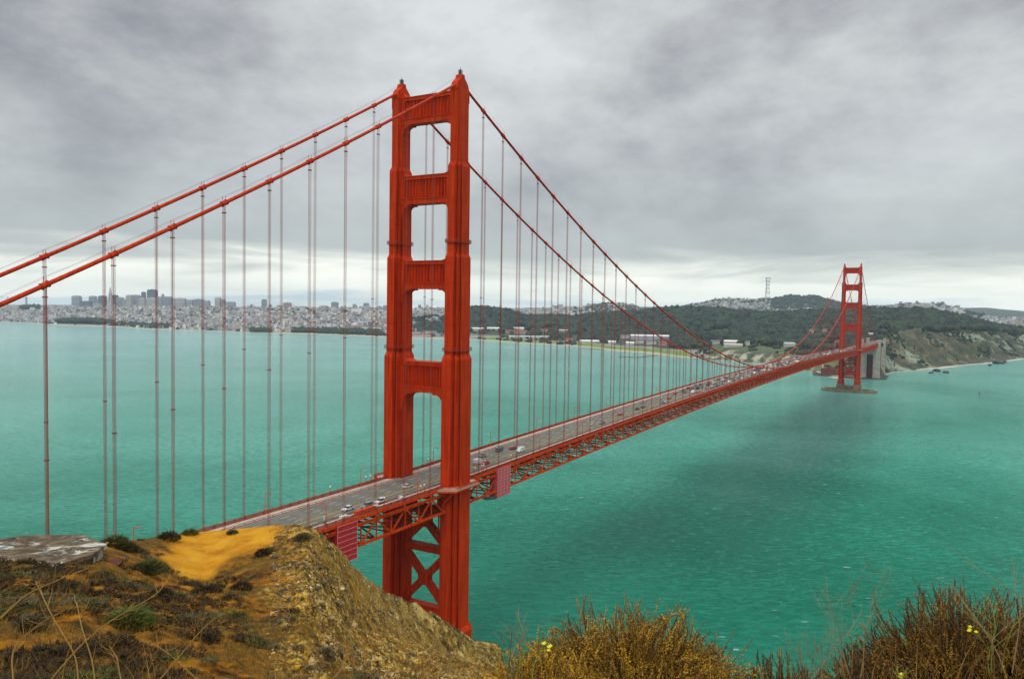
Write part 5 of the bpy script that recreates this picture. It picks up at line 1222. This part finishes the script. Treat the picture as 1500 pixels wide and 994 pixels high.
def bush(name, cx, D, ytop, rx, rz, n, nl, ll, lw, mats_, lab, upr=.35, ry=.6, zb=None, cat='bush', inner=.58):
    top = at(cx, ytop, D); c = np.array([top[0], top[1], top[2]-rz]); o = empty(name, tuple(c-np.array([0, 0, rz*.4])))
    u = rng.normal(size=(n, 3)); u[:, 2] = np.abs(u[:, 2])*.95-.40; u /= np.linalg.norm(u, axis=1)[:, None]
    rhat = np.array([rt[0], rt[1], 0]); rhat /= np.linalg.norm(rhat); fhat = np.array([fw[0], fw[1], 0]); fhat /= np.linalg.norm(fhat)
    def emb(w3): return c+w3[:, :1]*rhat*rx+w3[:, 1:2]*fhat*ry+w3[:, 2:]*np.array([0, 0, rz])
    def lumpf(u): return 1+.10*np.sin(u[:, 0]*8+1)*np.cos(u[:, 1]*7+2)+.07*np.sin(u[:, 0]*17+u[:, 2]*9)
    lu = lumpf(u); ln_ = rng.uniform(-.16, .06, n)+.16*(rng.random(n) < .12)*rng.random(n)*(1+upr); ub = u+rng.normal(0, .10, (n, 3))
    tips = emb(u*(lu+ln_)[:, None]); base = emb(ub*(lu*(inner-rng.uniform(0, .25, n)))[:, None]-np.array([0, 0, 1])*(.10+.22*upr)*np.clip(u[:, 2:]+.3, 0, 1))
    org = np.array(o.location); half = n//2
    Vl1, mb1 = sprigs(base[:half]-org, tips[:half]-org, nl, ll, lw, .5); Vl2, mb2 = sprigs(base[half:]-org, tips[half:]-org, nl, ll, lw, .5)
    npmesh('foliage', Vl1, np.arange(len(Vl1)).reshape(-1, 4), mats_[0], parent=o); npmesh('foliage', Vl2, np.arange(len(Vl2)).reshape(-1, 4), mats_[1], parent=o)
    mb1.v += mb2.v; off = mb1.n; mb1.f += [tuple(i+off for i in f) for f in mb2.f]; mb1.m += mb2.m; mb1.n += mb2.n
    for i in range(160):                                   # inner woody branches
        k = rng.integers(0, n); mb1.tube([(rng.normal(0, .05), rng.normal(0, .05), -.25), (base[k]-org)*.6+rng.normal(0, .03, 3), base[k]-org], [.012, .008, .004], 5)
    mb1.build('stems', M['stem'], o)
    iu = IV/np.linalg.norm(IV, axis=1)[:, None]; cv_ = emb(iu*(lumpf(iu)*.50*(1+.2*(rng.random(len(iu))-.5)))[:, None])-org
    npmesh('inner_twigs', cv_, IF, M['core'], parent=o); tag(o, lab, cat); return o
bush('scrub_bush', 930, 5.0, 899, .77, .56, 1900, 110, .020, .0040, (M['gold1'], M['gold2']), 'wide golden leafy bush at the bottom centre of the view', .3, .55)
bush('scrub_bush', 800, 4.6, 948, .42, .38, 620, 110, .018, .0038, (M['gold1'], M['gold1']), 'bright yellow brown bush left of and below the wide golden bush', .3, .4)
bush('scrub_bush', 1425, 4.5, 872, .62, .62, 2000, 90, .017, .0036, (M['brn1'], M['brn2']), 'tall dark brown bush with upright shoots at the bottom right', .45, .5, inner=.72)
bush('scrub_bush', 1530, 4.3, 902, .38, .46, 800, 90, .017, .0036, (M['brn1'], M['brn2']), 'brown bush cut by the right edge of the view', .45, .4, inner=.7)
bush('scrub_bush', 1150, 4.9, 962, .30, .28, 300, 100, .014, .0034, (M['brn1'], M['brn2']), 'low brown bush between the golden bush and the tall dark bush', .8, .3)
bush('scrub_bush', 1275, 4.5, 950, .26, .30, 260, 100, .014, .0034, (M['brn1'], M['brn2']), 'small brown bush against the left side of the tall dark bush', .8, .3)
# branching dry twigs
def twig(cx, yb, D, h, spread, lab, n=5, mt='twig', flowers=0, name='dry_weed', lean=0.0, r0=.0035):
    b0 = at(cx, yb, D); o = empty(name, tuple(b0)); mb = MB(); tips = []
    rhat = np.array([rt[0], rt[1], 0]); fhat = np.array([fw[0], fw[1], 0])
    def br(p, d, L, r, lev):
        k = 5; pts = [p]; 
        for i in range(k): d = d+rng.normal(0, .13, 3)+np.array([0, 0, .04]); d /= np.linalg.norm(d); pts.append(pts[-1]+d*L/k)
        mb.tube(pts, np.linspace(r, r*.45, k+1), 4, cap=False)
        if lev == 0: tips.append(pts[-1]); return
        for j in range(3): q = pts[2+j if 2+j < len(pts) else -1]; s_ = rng.normal(0, .65); br(q, d*.8+rhat*s_+fhat*rng.normal(0, .4), L*rng.uniform(.4, .65), r*.6, lev-1)
        tips.append(pts[-1])
    for i in range(n): br(np.array([0, 0, 0.])+rhat*rng.normal(0, spread*.3), np.array([0, 0, 1.])+rhat*(rng.normal(0, .28)+lean)+fhat*rng.normal(0, .2), h*rng.uniform(.6, 1.0), r0, 2)
    mb.build('stems', M[mt], o)
    if flowers:
        fm = MB()
        for tp in tips[:flowers]:
            for a_ in range(5): an = a_*2*pi/5; fm.obox(tp+np.array([math.cos(an)*.005, math.sin(an)*.005, .002]), .004, .003, .002, an)
            fm.obox(tp+np.array([0, 0, .003]), .0035, .0035, .005)
        fm.build('flowers', M['flower'], o)
    tag(o, lab, 'weed'); return o
M['flower'] = mat('yellow_flower', (.85, .78, .02), .6); M['gstem'] = mat('green_flower_stem', (.25, .30, .05), .8, .3, 8)
twig(1238, 990, 4.4, .52, .3, 'tall bare branching weed left of the tall dark bush', 4, r0=.0028); twig(1215, 995, 4.7, .38, .3, 'finer bare weed beside the tall branching one', 6, r0=.0022); twig(1180, 995, 4.6, .28, .25, 'low bare twigs over the low brown bush', 5, r0=.0022)
twig(762, 985, 4.0, .34, .12, 'bare reddish twigs standing left of the golden bush', 2, r0=.0045); twig(1488, 985, 3.9, .62, .12, 'bare twigs rising at the right edge of the view', 2, r0=.003); twig(852, 985, 5.4, .38, .3, 'thin twigs behind the left part of the golden bush', 2, r0=.002)
twig(770, 992, 3.7, .21, .10, 'yellow flowered weed left of the golden bush', 3, 'gstem', 5, 'flowering_weed', -.25, .0032); twig(1480, 985, 4.1, .36, .2, 'yellow flowered weed at the right edge of the view', 3, 'gstem', 4, 'flowering_weed', 0, .0028); twig(1320, 1010, 3.4, .10, .1, 'small yellow flowered weed under the tall dark bush', 2, 'gstem', 2, 'flowering_weed', 0, .0025)
# grass at the feet
def blades(n, pa, pb, da, db, L0, L1, wd, name, lab, m, yb=1000):
    px = rng.uniform(pa, pb, n); D = rng.uniform(da, db, n); base = np.array([at(p, yb+rng.uniform(0, 60), d) for p, d in zip(px, D)]); L = rng.uniform(L0, L1, n); t = np.linspace(0, 1, 6)
    dr = rng.normal(0, .5, (n, 2)); mb = []; F = []; V = []
    for i in range(n):
        q = base[i]+np.stack([dr[i, 0]*t**2*L[i], dr[i, 1]*t**2*L[i], t*L[i]*(1-.25*t*min(1, abs(dr[i, 0])))], -1); a_ = rng.uniform(0, pi); sd_ = np.array([math.cos(a_), math.sin(a_), 0])*wd*rng.uniform(.6, 1.3); w_ = (1-t*.85)[:, None]*sd_
        k = len(V)*12; V.append(np.stack([q-w_, q+w_], 1).reshape(-1, 3)); F += [(k+2*j, k+2*j+1, k+2*j+3, k+2*j+2) for j in range(5)]
    o = npmesh(name, np.concatenate(V), np.array(F), m); tag(o, lab, 'grass', kind='stuff')
blades(150, 1180, 1560, 3.2, 4.4, .10, .32, .0016, 'grass', 'dry golden grass at the foot of the right hand bushes', M['straw'], 985)
blades(220, 700, 1180, 3.4, 4.4, .06, .20, .0016, 'grass', 'dry grass at the foot of the golden bush', M['straw'], 995)
blades(300, 60, 720, 3.0, 6.0, .12, .36, .0017, 'grass', 'thin dry grass stalks rising at the bottom left', M['straw'], 1000)
# long arching dry stalks in front of the left slope
for pts_, D, lab in [([(225,1010),(290,960),(380,905),(440,880),(500,845)] , 4.2, None)]: pass
SK = [([(225,1005),(262,962),(300,915),(330,895),(362,885)], 3.8, 'short curved dry stalk at the bottom left'), ([(66,1005),(120,940),(165,905),(215,880),(238,862),(250,840)], 3.6, 'longest dry stalk arching up across the left slope'), ([(20,1005),(16,950),(60,910),(100,890)], 3.4, 'dry stalk nearest the left edge'),
      ([(0,905),(40,868),(95,845),(150,822)], 3.2, 'dry stalk entering from the left edge'), ([(115,1005),(112,960),(75,900),(52,850)], 3.7, 'dry stalk leaning left across the lower slope'), ([(140,1005),(135,965),(120,920),(112,880)], 4.0, 'upright dry stalk at the lower left'), ([(470,1005),(500,985),(515,940),(514,900),(505,880)], 4.2, 'upright pale stalk in front of the rocky slope'),
      ([(300,1005),(268,975),(245,955),(228,944)], 4.0, 'straight pale stalk pointing left at the bottom'), ([(405,1005),(400,960),(425,975),(480,965),(505,985)], 4.3, 'arched stalk low in front of the rocky slope'), ([(628,1005),(630,975),(633,950),(642,925)], 4.6, 'thin stalk in front of the far part of the slope'), ([(180,1005),(175,985),(172,962),(160,945)], 3.8, 'small bent stalk between longer ones at the lower left')]
for pts_, D, lab in SK:
    P = np.array([at(x, y, D+.12*i) for i, (x, y) in enumerate(pts_)]); t = np.linspace(0, len(P)-1, 24); Q = np.stack([np.interp(t, range(len(P)), P[:, k]) for k in range(3)], -1)
    for _ in range(6): Q[1:-1] = (Q[:-2]+Q[1:-1]*2+Q[2:])/4
    o = empty('dry_stalk', tuple(P[0])); mb = MB(); mb.tube(Q-P[0], np.linspace(.0042, .0015, 24), 5)
    for i in range(7, 23, 2):
        d = rng.normal(0, 1, 3); d[2] = abs(d[2]); d /= np.linalg.norm(d); mb.tube([Q[i]-P[0], Q[i]-P[0]+d*.05, Q[i]-P[0]+d*.09+[0, 0, .02]], [.0016, .0012, .0006], 4)
    mb.build('stem', M['straw'], o); tag(o, lab, 'dry stalk')

# ------------------------------------------------------------------ sea air
hm = bpy.data.materials.new('sea_haze'); hm.use_nodes = True; t = hm.node_tree; t.nodes.remove(t.nodes['Principled BSDF'])
pv = t.nodes.new('ShaderNodeVolumePrincipled'); pv.inputs['Color'].default_value = (.66, .86, 1.0, 1); pv.inputs['Density'].default_value = 4.2e-5; pv.inputs['Anisotropy'].default_value = .2
t.links.new(pv.outputs[0], t.nodes['Material Output'].inputs['Volume'])
mb = MB(); mb.box(-3400, 17500, -16500, 17500, -16, 520); tag(mb.build('haze', hm), kind='stuff')
